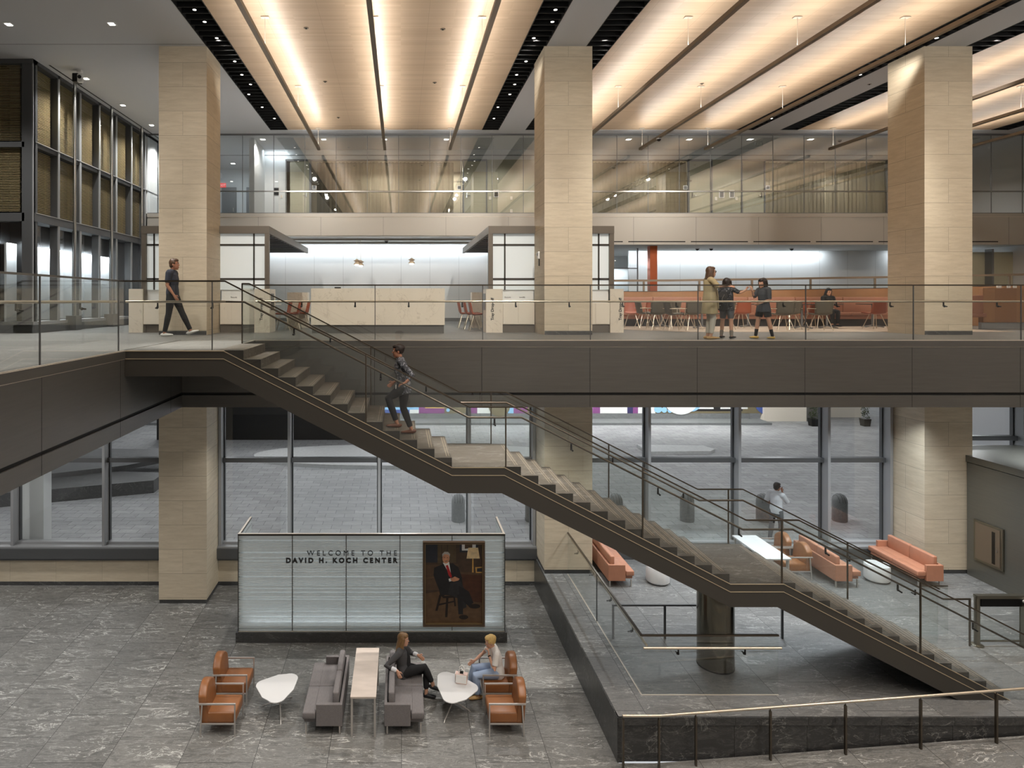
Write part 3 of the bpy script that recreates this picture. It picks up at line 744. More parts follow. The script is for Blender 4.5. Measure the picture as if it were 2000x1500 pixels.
# gallery ceiling lights, square flush lamps
def flush(x, y, z, label, group, s=.16, name='ceiling_light'):
    t = thing(name, label, 'light', (x, y, z), 0, group)
    MB().box(-s*.75, s*.75, -s*.75, s*.75, -.012, -.001).build('trim_ring', 'white', t)
    MB().box(-s/2, s/2, -s/2, s/2, -.018, -.012).build('diffuser', 'lamp_white', t)
    return t
for i, x in enumerate((-5.46, -3.05, -.65, 1.8, 6.6+2.4, 8.95+2.45, 13.8, 16.2, 20.9)):
    if i == 0: g0 = flush(x, 25.1, CEIL, 'square recessed light over the glazed gallery corridor, nearest the leftmost column', 'gallery corridor lights')
    else: dup(g0, (x, 25.1, CEIL), label='square recessed light over the glazed gallery corridor, %s from its left end' % ('first', 'second', 'third', 'fourth', 'fifth', 'sixth', 'seventh', 'eighth', 'ninth')[i])
for (px, py) in ((455, 319), (460, 340), (481, 341)):
    D = 6.38*F/(587-py); dup(g0, ((px-783)*D/F, D, CEIL), label='square recessed light in the short side corridor, %s the red exit sign' % ('farthest above', 'nearest over', 'to the right of')[(319, 340, 341).index(py)], group='side corridor lights')
cl = None
for px, py, wh in ((17, 47, 'at the picture corner'), (218, 46, 'nearest the first timber bay'), (168, 153, 'beside the hanging camera'), (240, 205, 'middle of the row along the curtain wall'), (296, 244, 'just left of the leftmost column')):
    D = 6.38*F/(587-py)
    cl = flush((px-783)*D/F, D, CEIL, 'x', 'side ceiling downlights', .12) if cl is None else dup(cl, ((px-783)*D/F, D, CEIL)); cl['label'] = 'bright square downlight in the grey ceiling, '+wh

# ================================================================== STAIRCASE
YN, YF = 10.90, 12.68
RISE = (UP-PLAT)/39; TR = .2985
st = thing('staircase', 'long straight stair with dark bronze stringers, stone treads and two landings', 'staircase', (-3.0, 11.8, PLAT))
# noses: flight starts
X0 = [-2.706, 2.065, 6.78]
ZT = [UP, UP-13*RISE, UP-26*RISE]
XE = [x+12*TR for x in X0]
def stepmb(xa, xb, z, strip=True, zb=None):
    mb = MB(); mb.box(xa, xb, YN+.02, YF-.02, z-.175 if zb is None else zb, z)
    mb.mi = 2; mb.box(xa+.001, xb-.001, YN+.012, YN+.0199, z-.174 if zb is None else zb, z-.001); mb.mi = 0
    if strip:
        mb.mi = 1
        for dx in (.035, .075): mb.quad((xb-dx-.012, YN+.12, z+.0015), (xb-dx, YN+.12, z+.0015), (xb-dx, YF-.12, z+.0015), (xb-dx-.012, YF-.12, z+.0015))
    return mb
for f in range(3):
    for k in range(1, 13):
        z = ZT[f]-RISE*k
        stepmb(X0[f]+(k-1)*TR-.02, X0[f]+k*TR, z).build('step', ['stair_stone', 'nosing', 'step_end'], st, world=True)
stepmb(-3.18, X0[0], UP+.004, zb=UP-.16).build('top_tread', ['stair_stone', 'nosing', 'step_end'], st, world=True)
for f in (0, 1):
    stepmb(XE[f]-.02, X0[f+1], ZT[f+1], zb=ZT[f+1]-.2).build('landing', ['stair_stone', 'nosing', 'step_end'], st, world=True)
SL = RISE/TR
top = [(-3.04, UP), (XE[0], ZT[1]), (1.775, ZT[1]), (XE[1], ZT[2]), (6.56, ZT[2]), (6.56+(ZT[2]-PLAT)/SL, PLAT+.004)]
bot = [(-3.10, 6.30), (.81, 4.296), (1.73, 4.296), (5.64, 2.345), (6.45, 2.345), (9.55, PLAT+.004)]
def stringer(y0, y1, x_left, name, face_y):
    p = [(x_left, UP)]+top if x_left < -3.2 else top
    q = [(x_left, 6.30)]+bot if x_left < -3.2 else bot
    mb = MB(); mb.prism(p+q[::-1], 'Y', y0, y1)
    mb.mi = 1
    for pts, dz, h in ((p, 0, .012), (p, -.135, .010)):
        for a, b in zip(pts, pts[1:]):
            sl = 1
            mb.prism([(a[0], a[1]+dz), (b[0], b[1]+dz), (b[0], b[1]+dz-h), (a[0], a[1]+dz-h)], 'Y', face_y-.006, face_y)
    mb.mi = 2
    for x in (-.60, 1.35, 4.2, 7.9): pass
    return mb.build(name, ['bronze_stair', 'trim_gold', 'black'], st, world=True)
stringer(YN-.02, YN+.02, -4.73, 'stringer', YN-.02)
stringer(YF-.02, YF+.02, -3.04, 'stringer', YF-.02)
mb = MB(); q = [(-4.70, 6.31)]+[(a, b+.01) for a, b in bot]
mb.prism(q+[(a, b+.04) for a, b in q[::-1]], 'Y', YN+.02, YF-.02); mb.build('soffit', 'bronze_stair', st, world=True)
# top landing deck to the mezzanine
B('landing_deck', 'mezzanine_stone', -4.72, -3.18, YN+.02, 13.72, UP-.2, UP-.002, st)
B('landing_deck', 'bronze_stair', -4.72, -3.16, YF+.02, 13.72, 6.30, UP-.2, st)
B('landing_side', 'bronze_stair', -3.18, -3.15, YF+.02, 13.72, 6.30, UP-.002, st)
# glass guards of the stair, top rails, handrails
def along(pts, x):
    for a, b in zip(pts, pts[1:]):
        if a[0] <= x <= b[0]: return a[1]+(b[1]-a[1])*(x-a[0])/(b[0]-a[0])
    return pts[-1][1]
railN = [(-3.03, 7.938), (1.17, 5.772), (2.09, 5.772), (5.926, 3.831), (6.826, 3.831), (10.75, 1.84)]
handN = [(-2.706, 7.574), (1.17, 5.575), (2.09, 5.575), (5.915, 3.638), (6.78, 3.638), (10.9, 1.53)]
for y, isn in ((YN+.0, True), (YF+.0, False)):
    R = railN; xs = [-3.03 if isn else -3.17, -.60, 1.80, 4.15, 6.54, 8.92, 10.72]
    brk = sorted(set([p[0] for p in R if xs[0] < p[0] < xs[-1]]+[p[0] for p in top if xs[0] < p[0] < xs[-1]]+xs))
    for a, b in zip(xs, xs[1:]):
        seg = [x for x in brk if a-1e-6 <= x <= b+1e-6]
        g = MB(); g.mi = 0
        ta = [(x, along([(-3.3, R[0][1])]+R, x)) for x in seg]; ba = [(x, along([(-3.3, UP)]+top+[(11, PLAT)], x)) for x in seg]
        g.prism(ta+ba[::-1], 'Y', y-.006, y+.006)
        g.build('glass_panel', 'guard_glass', st, world=True)
    for x in xs[1:-1]:
        MB().box(x-.011, x+.011, y-.012, y+.012, along([(-3.3, UP)]+top+[(11, PLAT)], x), along(R, x)).build('post', 'bronze_rail', st, world=True)
    rp = ([(-3.17, y, UP), (-3.17, y, R[0][1])] if not isn else [])+[(a, y, b) for a, b in R]
    mb = MB()
    for p, q in zip(rp, rp[1:]): mb.bar(p, q, .026, .024)
    mb.build('top_rail', 'bronze_rail', st, world=True)
    off = .09 if isn else -.09
    hp = [(a, y+off, b) for a, b in handN]
    if isn: hp = [(-3.05, y+off, 7.58)]+hp
    else: hp = [(1.17-4.0, y+off, 7.58)]+hp[1:5]+[(10.75, y+off, 1.68), (11.28, y+off, 1.68), (11.28, y+off, PLAT)]
    hr = MB().tube(hp, .018, 10).build('handrail', 'bronze_rail', st, smooth=True, world=True, angle=60)
    for x in ([-1.85, -.35, 1.62, 2.95, 4.45, 5.85, 7.35, 8.6, 9.9] if isn else [-1.4, .5, 2.6, 4.2, 5.6, 7.4, 8.9, 10.2]):
        z = along([(-4, 8.1)]+handN, x)
        MB().tube([(x, y+off, z-.02), (x, y+off, z-.11), (x, y+off*.3, z-.12), (x, y, z-.12)], .014, 8).ell((x, y+off*.9, z-.115), .022, 8, 6).build('bracket', 'black_metal', hr, smooth=True, world=True)
# elliptical steel pier under the second landing
t = thing('steel_pier', 'polished round steel pier carrying the second stair landing', 'pier', (5.92, 11.95, PLAT))
MB().lathe([(.325, 0), (.325, 1.56)], n=48).build('shaft', 'pier_steel', t, smooth=True)
MB().lathe([(.33, 0), (.33, .025)], n=48).build('base_ring', 'black_metal', t)

# ================================================================== GUARDS AND RAILS
def guard(label, p, q, joints, z=UP, top=1.18, hand=.84, side=1, hand_off=.09, brackets=(), posts=True, start=None):
    """glass guard from p to q (x,y)"""
    p = Vector((p[0], p[1], z)); q = Vector((q[0], q[1], z)); d = (q-p).normalized(); L = (q-p).length; n = Vector((-d.y, d.x, 0))*side
    t = thing('glass_guard', label, 'railing', tuple(p))
    m = Matrix((d, n, Vector((0, 0, 1)))).transposed().to_4x4()
    js = [0]+list(joints)+[L]
    for a, b in zip(js, js[1:]): MB().box(a+.005, b-.005, -.006, .006, .01, top).xf(m).build('glass_panel', 'guard_glass', t)
    for j in joints if posts else (): MB().box(j-.008, j+.008, -.010, .010, .01, top).xf(m).build('joint', 'mullion_dark', t)
    MB().box(0, L, -.018, .018, top, top+.028).xf(m).build('top_rail', 'bronze_rail', t)
    if hand: hr = MB().tube([(0, hand_off, hand), (L, hand_off, hand)], .022, 10).xf(m).build('handrail', 'hand_rail', t, smooth=True, angle=60)
    for b in brackets:
        MB().tube([(b, hand_off, hand-.02), (b, hand_off, hand-.10), (b, .0, hand-.11)], .013, 8).ell((b, hand_off*.7, hand-.105), .024, 8, 6).xf(m).build('bracket', 'black_metal', hr, smooth=True)
    MB().box(0, L, -.012, .012, 0, .006).xf(m).build('base_channel', 'trim_light', t)
    return t
guard('long glass guard along the mezzanine bridge edge, behind the staircase', (-3.16, 13.74), (20, 13.74), [2.6+2.33*i for i in range(10)], brackets=[1.0+1.165*i for i in range(18)])
guard('glass guard on the near balcony edge, running toward the lens', (-4.76, 2), (-4.76, 10.90), [1.95, 4.05, 6.37, 8.7], side=1, brackets=[3.1, 4.3, 6.0, 7.6])
guard('short glass guard facing the lobby between balcony corner and stair head', (-4.76, 10.90), (-3.03, 10.90), [1.52], brackets=[.55, 1.5])
guard('short glass guard at the inner side of the stair head, against the bridge', (-3.17, 13.70), (-3.17, 12.70), [], hand=0)
guard('glass guard on the platform edge running from the middle column', (4.18, 15.9), (4.18, 11.03), [2.35], z=PLAT, top=1.02, hand=.86, side=-1 if False else 1, brackets=[.6, 1.8, 3.0, 4.2])
guard('glass guard with a brass handrail on the platform in front of the steel pier', (4.18, 11.03), (6.56, 11.03), [], z=PLAT, top=1.02, hand=.86, side=1, hand_off=-.09, brackets=[.6, 1.75])
t = thing('barrier_rail', 'low flat steel barrier rail on the platform behind the steel pier', 'railing', (4.28, 12.87, PLAT))
MB().bar((0, 0, .675), (3.47, 0, .675), .04, .03).build('rail', 'mullion_dark', t)
for x in (0.02, 1.07, 3.45): MB().box(x-.018, x+.018, -.018, .018, 0, .66).build('post', 'mullion_dark', t)
# ramp handrail at the front
t = thing('ramp_handrail', 'round brass-toned handrail climbing the ramp along the dark stone platform front', 'railing', (3.62, 10.31, 0))
MB().tube([(-.02, 0, .855), (.56, 0, .855), (6.9, 0, .855+6.34*RS), (12, 0, .855+11.44*RS)], .021, 12).build('handrail', 'hand_rail', t, smooth=True, angle=60)
for x in (-.01, .57, 1.17, 2.38, 3.60, 4.82, 6.05):
    zb = max(0, (x+3.62-RX)*RS)
    m_ = MB().box(x-.014, x+.014, -.02, .02, zb, zb+.80); m_.tube([(x, 0, zb+.80), (x, 0, zb+.845)], .008, 8); m_.build('post', 'bronze_rail', t)
# end panels of the stair guard near the gate
t = thing('end_panel', 'small framed glass end panel at the stair foot, left of the gate', 'railing', (10.62, 12.95, PLAT))
MB().tube([(0, 0, 1.02), (.0, .02, 1.02), (.55, 0.02, 1.02)], .012, 8).build('rail', 'bronze_rail', t)
MB().box(0, .55, .01, .02, .03, 1.0).build('glass_panel', 'guard_glass', t)

# gate / turnstile at the right edge
t = thing('security_gate', 'steel framed glass gate with a reader housing at the stair foot', 'gate', (11.45, 12.62, PLAT))
fr = MB().tube([(0, 0, 0), (0, 0, .98)], .05, 16); fr.build('post', 'steel_gate', t, smooth=True)
MB().lathe([(.11, 0), (.11, .015), (.06, .03)], n=24).build('foot_plate', 'steel_gate', t, smooth=True)
MB().box(-.03, 1.6, -.05, .05, .94, 1.0).build('top_rail', 'steel_gate', t)
MB().box(.06, .98, -.03, .03, .78, .94).build('reader_housing', 'black_metal', t)
MB().box(.06, .86, -.008, .008, .10, .76).build('glass_panel', 'guard_glass', t)
MB().box(.04, .90, -.012, .012, .07, .10).build('bottom_rail', 'steel_gate', t)
MB().box(.86, 1.10, -.12, .02, 0, .86).build('cabinet', 'steel_gate', t)
MB().lathe([(.10, .87), (.105, .90), (.07, .93)], c=(.97, -.05, 0), n=24).build('reader', 'white', t, smooth=True)

# vestibule wall on the right
mb = MB(); mb.box(14.18, 24, 4, 15.90, PLAT, 3.55); mb.box(14.16, 24, 4, 17.0, 3.57, 3.73)
for j in (14.25, 12.4): mb.box(14.17, 14.18, j-.004, j+.004, PLAT, 3.55)
mb.build('wall_vestibule', 'bronze_brushed', kind='structure')
t = thing('wall_cabinet', 'recessed steel cabinet with a narrow dark window in the bronze vestibule wall', 'cabinet', (14.18, 15.25, 1.72))
MB().box(-.05, 0, -.34, .42, -.5, .5, .008).build('frame', 'steel_gate', t)
MB().box(-.06, -.05, -.28, .36, -.44, .44).build('door', 'bar_bronze', t)
MB().box(-.065, -.06, -.16, -.08, -.40, .36).build('window', 'screen_black', t)
MB().tube([(-.06, -.22, -.08), (-.085, -.22, -.08), (-.085, -.22, .04), (-.06, -.22, .04)], .008, 8).build('door_handle', 'steel', t)

# ================================================================== HANGING LIGHT BARS
def lightbar(x, label):
    t = thing('light_bar', label, 'light', (x, 9.3, 13.25), 0, 'hanging light bars')
    MB().box(-.05, .05, -14.4, 14.4, -.04, .05).build('housing', 'bar_bronze', t)
    for y in (14.2, 9.6, 5.0, .4):
        MB().tube([(0, y, .05), (0, y, CEIL-13.25)], .006, 6).box(-.09, .09, y-.05, y+.05, CEIL-13.25-.015, CEIL-13.25).build('suspension_rod', 'trim_light', t)
    return t
ordn = ['leftmost', 'middle', 'rightmost']
for i, x in enumerate(BARS):
    lightbar(x, 'long bronze light bar, %s of three hung under the %s timber ceiling bay' % (ordn[i % 3], ('first', 'second', 'far right')[i//3]))
# spot heads glowing in the dark slots
sh = None; rr = random.Random(5)
for i, (a, c) in enumerate(slots[:2]+slots[3:4]):
    for j, y in enumerate((13.9, 14.5, 15.4, 16.9, 17.9, 18.7, 19.6, 20.9, 22.2)):
        if i == 2 and j % 2: continue
        x = (a+c)/2+rr.uniform(-.15, .15)
        if sh is None:
            sh = thing('spotlight', 'x', 'light', (x, y, 13.965), 0, 'x')
            MB().lathe([(.045, 0), (.05, .02), (.05, .16), (.02, .18)], n=14).build('housing', 'black_metal', sh, smooth=True)
            MB().lathe([(.04, -.002), (.04, .002)], n=14).build('lamp_face', 'lamp_soft', sh)
            o = sh
        else: o = dup(sh, (x, y, 13.965))
        o['group'] = 'spots in the %s dark ceiling slot' % ('left', 'middle', 'right')[i]
        o['label'] = 'glowing spotlight in the dark slot %s' % ('by the leftmost column', 'by the middle column', 'right of the second bay')[i]+', %s nearest the gallery' % ('ninth', 'eighth', 'seventh', 'sixth', 'fifth', 'fourth', 'third', 'second', 'first')[j]

# ================================================================== MEZZANINE FURNISHINGS
# back walls
mb = MB(); mb.box(-9.7, 6.0, 26.35, 26.5, UP, 10.0); mb.box(8.9+.9, 24, 27.3, 27.4, UP, 9.74); mb.build('wall_mezzanine_back', 'panel_white', kind='structure')
mb = MB(); mb.box(5.9, 24, G, 27.5, 9.74, 9.80); mb.box(5.9, 12, 27.3, 31, 9.74, 9.8); mb.box(-9.7, 5.9, 26.4, 31, 9.93, 9.98); mb.build('ceiling_mezzanine', 'plaster_bright', kind='structure')
B('wall_corridor_end', 'plaster_bright', 5.8, 12, 30.7, 30.8, UP, 9.8, kind='structure')
area('corridor_strip', (9.4, 30.3, 9.3), 3.0, .1, 60, COOL, (-.3, 0, 0))
B('baseboard_mezzanine', 'steel_soft', -9.7, 6.0, 26.33, 26.35, UP, UP+.14, kind='structure')
# copper-clad pier beside the white wall
t = thing('copper_pier', 'shiny copper-clad pier at the end of the white back wall', 'pier', (9.9, 25.0, UP))
MB().box(-.14, .14, -.14, .14, 0, 3.0).build('shaft', 'copper', t)
for i in range(4): MB().box(-.145+.075*i, -.14+.075*i, -.146, -.14, 0, 3.0).build('seam', 'bronze_dark', t)
# glazed partition of the corridor at left of it
fr = MB(); 
for x in (7.05, 7.75, 8.4, 9.7): fr.box(x-.02, x+.02, 26.0, 26.06, UP, 9.74)
fr.box(7.05, 9.7, 26.0, 26.06, 8.9, 8.94)
w = fr.build('window_11', 'steel_soft', kind='structure'); MB().quad((7.05, 26.03, UP), (9.7, 26.03, UP), (9.7, 26.03, 9.74), (7.05, 26.03, 9.74)).build('pane', 'guard_glass', w)

# service portals: frame, frosted screen, louvred canopy
def portal(x0, x1, inner, label, vlines, nm):
    t = thing('service_portal', label, 'portal', (x0, 17.06, UP))
    H = 2.86
    MB().box(x0, x1, 17.02, 17.14, UP+H-.20, UP+H).build('front_beam', 'portal_bronze', t, world=True)
    for xx in (x0, x1-.12): MB().box(xx, xx+.12, 17.03, 17.13, UP, UP+H-.2).build('jamb', 'portal_bronze', t, world=True)
    for xx in (x0, x1-.08): MB().box(xx, xx+.08, 17.14, 24.2, UP+H-.20, UP+H).build('side_beam', 'portal_bronze', t, world=True)
    mb = MB(); y = 17.5
    while y < 24.1: mb.box(x0+.08, x1-.08, y, y+.17, UP+H-.185, UP+H-.168); y += .46
    mb.build('louvres', 'portal_dark', t, world=True)
    MB().box(x0+.1, x1-.1, 17.3, 24.1, UP+H-.165, UP+H-.14).build('canopy_top', 'plaster', t, world=True)
    s0, s1 = x0+.12, x1-.12
    MB().box(s0, s1, 17.12, 17.15, UP+1.15, UP+H-.2).build('screen_panel', 'frosted', t, world=True)
    mb = MB()
    for z in (8.18, 9.10-.0): mb.box(s0, s1, 17.10, 17.13, z-.025, z+.025)
    for x in vlines: mb.box(x-.02, x+.02, 17.10, 17.13, UP+1.15, UP+H-.2)
    mb.build('glazing_bars', 'bronze_dark', t, world=True)
    return t
portal(-6.96, -3.535, 1, 'bronze framed service portal with frosted screen behind the leftmost column', [-6.65, -3.96], 'a')
portal(2.35, 5.72, -1, 'bronze framed service portal with frosted screen behind the middle column', [2.80, 5.33], 'b')

# tray stations (marble end panel, white cabinets) in front of the portals
def tray_station(label, x0, x1, end, doors, marks):
    t = thing('tray_station', label, 'counter', ((x0+x1)/2, 17.3, UP))
    y0, y1 = 17.0, 17.75
    for e0, e1, txt in end:
        MB().box(e0, e1, y0-.02, y1, 0+UP, UP+1.17).build('end_panel', 'marble', t, world=True)
        if txt is not None: text_mesh('lettering', 'Tray Drop-off', .105, 'letter', t, (txt, y0-.024, UP+.33), rot=(PI/2, -PI/2, 0), extrude=.002, offset=.003)
    c0 = x0 if not end or end[0][0] > x0+.1 else end[0][1]; c1 = end[-1][0] if end[-1][0] > c0 else x1
    MB().box(c0, c1, y0+.05, y1, UP, UP+.22).build('plinth', 'portal_bronze', t, world=True)
    MB().box(c0, c1, y0+.02, y1, UP+.22, UP+.80).build('body', 'off_white', t, world=True)
    MB().box(c0, c1, y0+.16, y1, UP+.80, UP+1.15).build('upstand', 'white', t, world=True)
    for d0, d1 in doors: MB().box(d0+.006, d1-.006, y0, y0+.02, UP+.23, UP+.78).build('door', 'off_white', t, world=True)
    for x, s in marks: text_mesh('lettering', s, .055, 'letter', t, (x, y0+.155, UP+.93), extrude=.001)
    return t
tray_station('pale tray station left of the leftmost column, veined end panel at its left', -7.28, -6.1, [(-7.28, -6.90, None)], [(-6.90, -6.3)], [(-6.2, 'Recycle')])
tray_station('pale tray station between the leftmost column and the stair head', -4.85, -3.51, [(-3.92, -3.51, -3.70)], [(-4.83, -3.93)], [(-4.6, 'Recycle')])
tray_station('pale tray station with two doors left of the middle column', 2.28, 3.58, [(2.28, 2.72, 2.48)], [(2.73, 3.13), (3.14, 3.55)], [(2.80, 'Recycle'), (3.2, 'Landfill')])
tray_station('pale tray station right of the middle column, beside the cafe', 4.82, 5.96, [(5.60, 5.96, 5.90)], [(4.82, 5.20), (5.21, 5.59)], [(4.95, 'Compost')])
for nm, xx, s_ in (('a', -3.51, 1), ('b', 2.28, -1)):
    tgt = [o for o in C.objects if o.name.startswith('tray_station')][1 if s_ > 0 else 2]
    MB().box(min(xx, xx+s_*.006), max(xx, xx+s_*.006), 17.15, 17.55, UP+.60, UP+1.05).build('tray_slot', 'screen_black', tgt, world=True)
# high counters behind, with orange shell chairs
def counter(label, x0, x1, y0, sh_=0):
    t = thing('high_counter', label, 'counter', (x0, y0, UP))
    MB().box(x0, x1, y0+2.2, y0+2.6, UP, UP+1.12).build('marble_panel', 'marble', t, world=True)
    MB().box(x0-.02+sh_, x1+.02+sh_, y0+.2, y0+2.2, UP+.72, UP+.76).build('counter_top', 'white', t, world=True)
    MB().box((x0+x1)/2-.05+sh_, (x0+x1)/2+.05+sh_, y0+.4, y0+2.2, UP, UP+.72).build('support', 'white', t, world=True)
    return t
counter('white counter with marble end panel between the first portal and the reception desk', -3.60, -2.95, 17.9, -.85)
counter('white counter with marble end panel between the reception desk and the second portal', 2.25, 2.9, 17.9, .75)
# reception desk
t = thing('reception_desk', 'long veined beige marble reception desk in the middle of the mezzanine', 'desk', (-.6, 16.9, UP))
MB().box(-2.36, 1.15, 16.66, 17.5, UP+.22, UP+1.18).build('marble_front', 'marble', t, world=True)
MB().box(-2.34, 1.13, 16.70, 17.5, UP, UP+.22).build('plinth', 'bronze', t, world=True)
MB().box(-1.75, -1.60, 16.75, 16.95, UP+1.18, UP+1.215).build('card_reader', 'black_metal', t, world=True)

# pendants
pd = None
for i, (px, py, lb) in enumerate(((697, 515, 'white pendant lamp over the desk, left of the close pair and nearer'), (704.5, 517, 'white pendant lamp over the desk, tucked just right of its neighbour'), (804, 513, 'white pendant lamp hanging alone over the reception desk'))):
    y = (24.7, 25.0, 24.85)[i]; x = (px-783)*y/F; z = EYE-(py+6-587)*y/F
    if pd is None:
        pd = thing('pendant_lamp', lb, 'lamp', (x, y, z), 0, 'pendants over the reception desk')
        MB().lathe([(.03, .30), (.06, .27), (.135, .235), (.06, .19), (.09, .155), (.135, .10), (.13, .095), (.05, .13)], n=24, cap=False).build('shade', 'lamp_shade_cream', pd, smooth=True)
        MB().lathe([(.07, .095), (.085, .06), (.06, .045), (.01, .04)], n=18).build('bulb_glass', 'lamp_soft', pd, smooth=True)
        MB().tube([(0, 0, .29), (0, 0, 10.05-z)], .006, 6).build('cord', 'trim_light', pd)
    else: dup(pd, (x, y, z), label=lb)

# ---- cafe
B('carpet_cafe', 'carpet', 0, 0, 0, 0, 0, 0) if False else None
mb = MB(); mb.prism([(6.2, 19.2), (7.9, 17.35), (16.8, 17.35), (16.8, 20.9), (6.2, 20.9)], 'Z', UP, UP+.012); tag(mb.build('cafe_rug', 'carpet'), 'pale beige carpet area under the cafe tables', 'carpet')
# wood parapet of the cafe ramp
mb = MB(); mb.prism([(6.0, UP), (21.5, UP), (21.5, 8.12), (17.0, 8.03), (9.3, 7.91), (6.0, 7.90)], 'Y', 21.65, 21.75)
w = mb.build('wall_cafe_parapet', 'wood_panel', kind='structure')
mb = MB(); pz = [(6.0, 7.905), (9.3, 7.915), (17.0, 8.035), (21.5, 8.125)]
for a, b in zip(pz, pz[1:]): mb.bar((a[0], 21.7, a[1]), (b[0], 21.7, b[1]), .12, .015)
mb.build('trim_11', 'bronze_dark', kind='structure')
t = thing('ramp_railing', 'bronze rail rising gently along the top of the cafe wood parapet', 'railing', (6.0, 21.7, 7.9))
mb = MB(); dz = .37
for a, b in zip(pz, pz[1:]): mb.bar((a[0], 21.7, a[1]+dz), (b[0], 21.7, b[1]+dz), .05, .07)
mb.build('rail', 'bar_bronze', t, world=True)
for x in (7.0, 8.3, 10.2, 12.0, 14.0, 16.2, 18.5, 20.8): MB().box(x-.03, x+.03, 21.68, 21.72, along(pz, x), along(pz, x)+dz).build('post', 'bar_bronze', t, world=True)
# banquette
def banquette(label, x0, x1, y0, n):
    t = thing('banquette', label, 'bench', (x0, y0, UP))
    L = (x1-x0)/n
    for i in range(n):
        a = x0+i*L
        MB().box(a+.004, a+L-.004, y0, y0+.55, UP+.36, UP+.47, .03).build('seat_cushion', 'leather_salmon_upper', t, world=True, smooth=True)
        MB().box(a+.004, a+L-.004, y0+.45, y0+.60, UP+.46, UP+.98, .03).build('back_cushion', 'leather_salmon_upper', t, world=True, smooth=True)
    MB().box(x0, x1, y0+.04, y0+.6, UP+.25, UP+.36).build('seat_base', 'leather_salmon_upper', t, world=True)
    MB().box(x0, x1, y0+.12, y0+.6, UP, UP+.25).build('plinth', 'portal_dark', t, world=True)
    return t
banquette('long salmon leather banquette against the wood parapet of the cafe', 6.9, 18.1, 20.95, 7)
t = thing('booth_end', 'salmon booth end with wood panel right of the widest column', 'bench', (17.3, 19.1, UP))
MB().box(17.0, 17.55, 19.0, 20.9, UP+.36, UP+.48, .03).build('seat_cushion', 'leather_salmon_upper', t, world=True, smooth=True)
MB().box(17.0, 17.45, 19.0, 19.2, UP+.46, UP+1.02, .03).build('back_cushion', 'leather_salmon_upper', t, world=True, smooth=True)
MB().box(17.6, 21.5, 19.2, 19.35, UP+.2, 7.98).build('wood_panel', 'wood_panel', t, world=True)
MB().box(17.6, 21.5, 19.24, 19.35, UP, UP+.2).build('plinth', 'mullion', t, world=True)

# shell chairs
def shell_chair(name, m, label, group, arms, side_legs=True):
    t = thing(name, label, 'chair', (0, 0, 0), 0, group)
    prof = [(.24, .43), (.20, .455), (.05, .44), (-.10, .43), (-.18, .45), (-.225, .52), (-.25, .65), (-.28, .80), (-.285, .84)]
    mb = MB(); n = 9; rows = []
    for (fx, fz) in prof:
        w = .235 if fz < .5 else .235-.03*(fz-.5)/.34*(1 if not arms else -.6)
        row = []
        for j in range(n):
            u = -1+2*j/(n-1); row.append((fx+.05*u*u*(1 if fz > .5 else 0), u*w, fz+.035*u*u*(1 if fz < .5 else 0)))
        rows.append(row)
    V = [[mb.bm.verts.new(p) for p in r] for r in rows]
    for a, b in zip(V, V[1:]):
        for i in range(n-1): mb.face([a[i], a[i+1], b[i+1], b[i]])
    o = mb.build('shell', m, t, smooth='all'); md = o.modifiers.new('solid', 'SOLIDIFY'); md.thickness = .022
    for sx in (1, -1):
        for sy in (1, -1):
            MB().tube([(sx*.10-.02, sy*.10, .43), (sx*.23-.02, sy*.22, 0)], .010, 8).build('leg', 'chair_steel', t)
    if arms:
        for sy in (1, -1): MB().tube([(-.24, sy*.24, .62), (.16, sy*.27, .62), (.18, sy*.26, .60), (.17, sy*.24, .45)], .010, 8).build('armrest', 'chair_steel', t)
    return t
rust = shell_chair('shell_chair', 'rust_shell', 'x', 'rust shell chairs at the counters', False)
olive = shell_chair('armchair', 'olive_shell', 'x', 'olive chairs in the cafe', True)
def put(proto, first, px, y, rot, label, group):
    x = (px-783)*y/F
    if first[0]:
        proto.location = (x, y, UP+.012 if x > 6 and y > 17.35 else UP); proto.rotation_euler = (0, 0, rot); proto['label'] = label; proto['group'] = group; first[0] = False
        return proto
    return dup(proto, (x, y, UP+.012 if x > 6 and y > 17.35 else UP), rot, label, group)
fr_, fo_ = [True], [True]
for i, (px, y) in enumerate(((540, 18.35), (560, 19.1), (577, 19.85))):
    put(rust, fr_, px+12, y, PI, 'rust shell chair at the counter by the first portal, %s in its row' % ('nearest', 'middle', 'farthest')[i], 'rust chairs at the counter beside the first portal')
for i, (px, y) in enumerate(((941, 18.2), (930, 19.0), (918, 19.8))):
    put(rust, fr_, px-8, y, 0, 'rust shell chair at the counter by the second portal, %s in its row' % ('nearest', 'middle', 'farthest')[i], 'rust chairs at the counter beside the second portal')
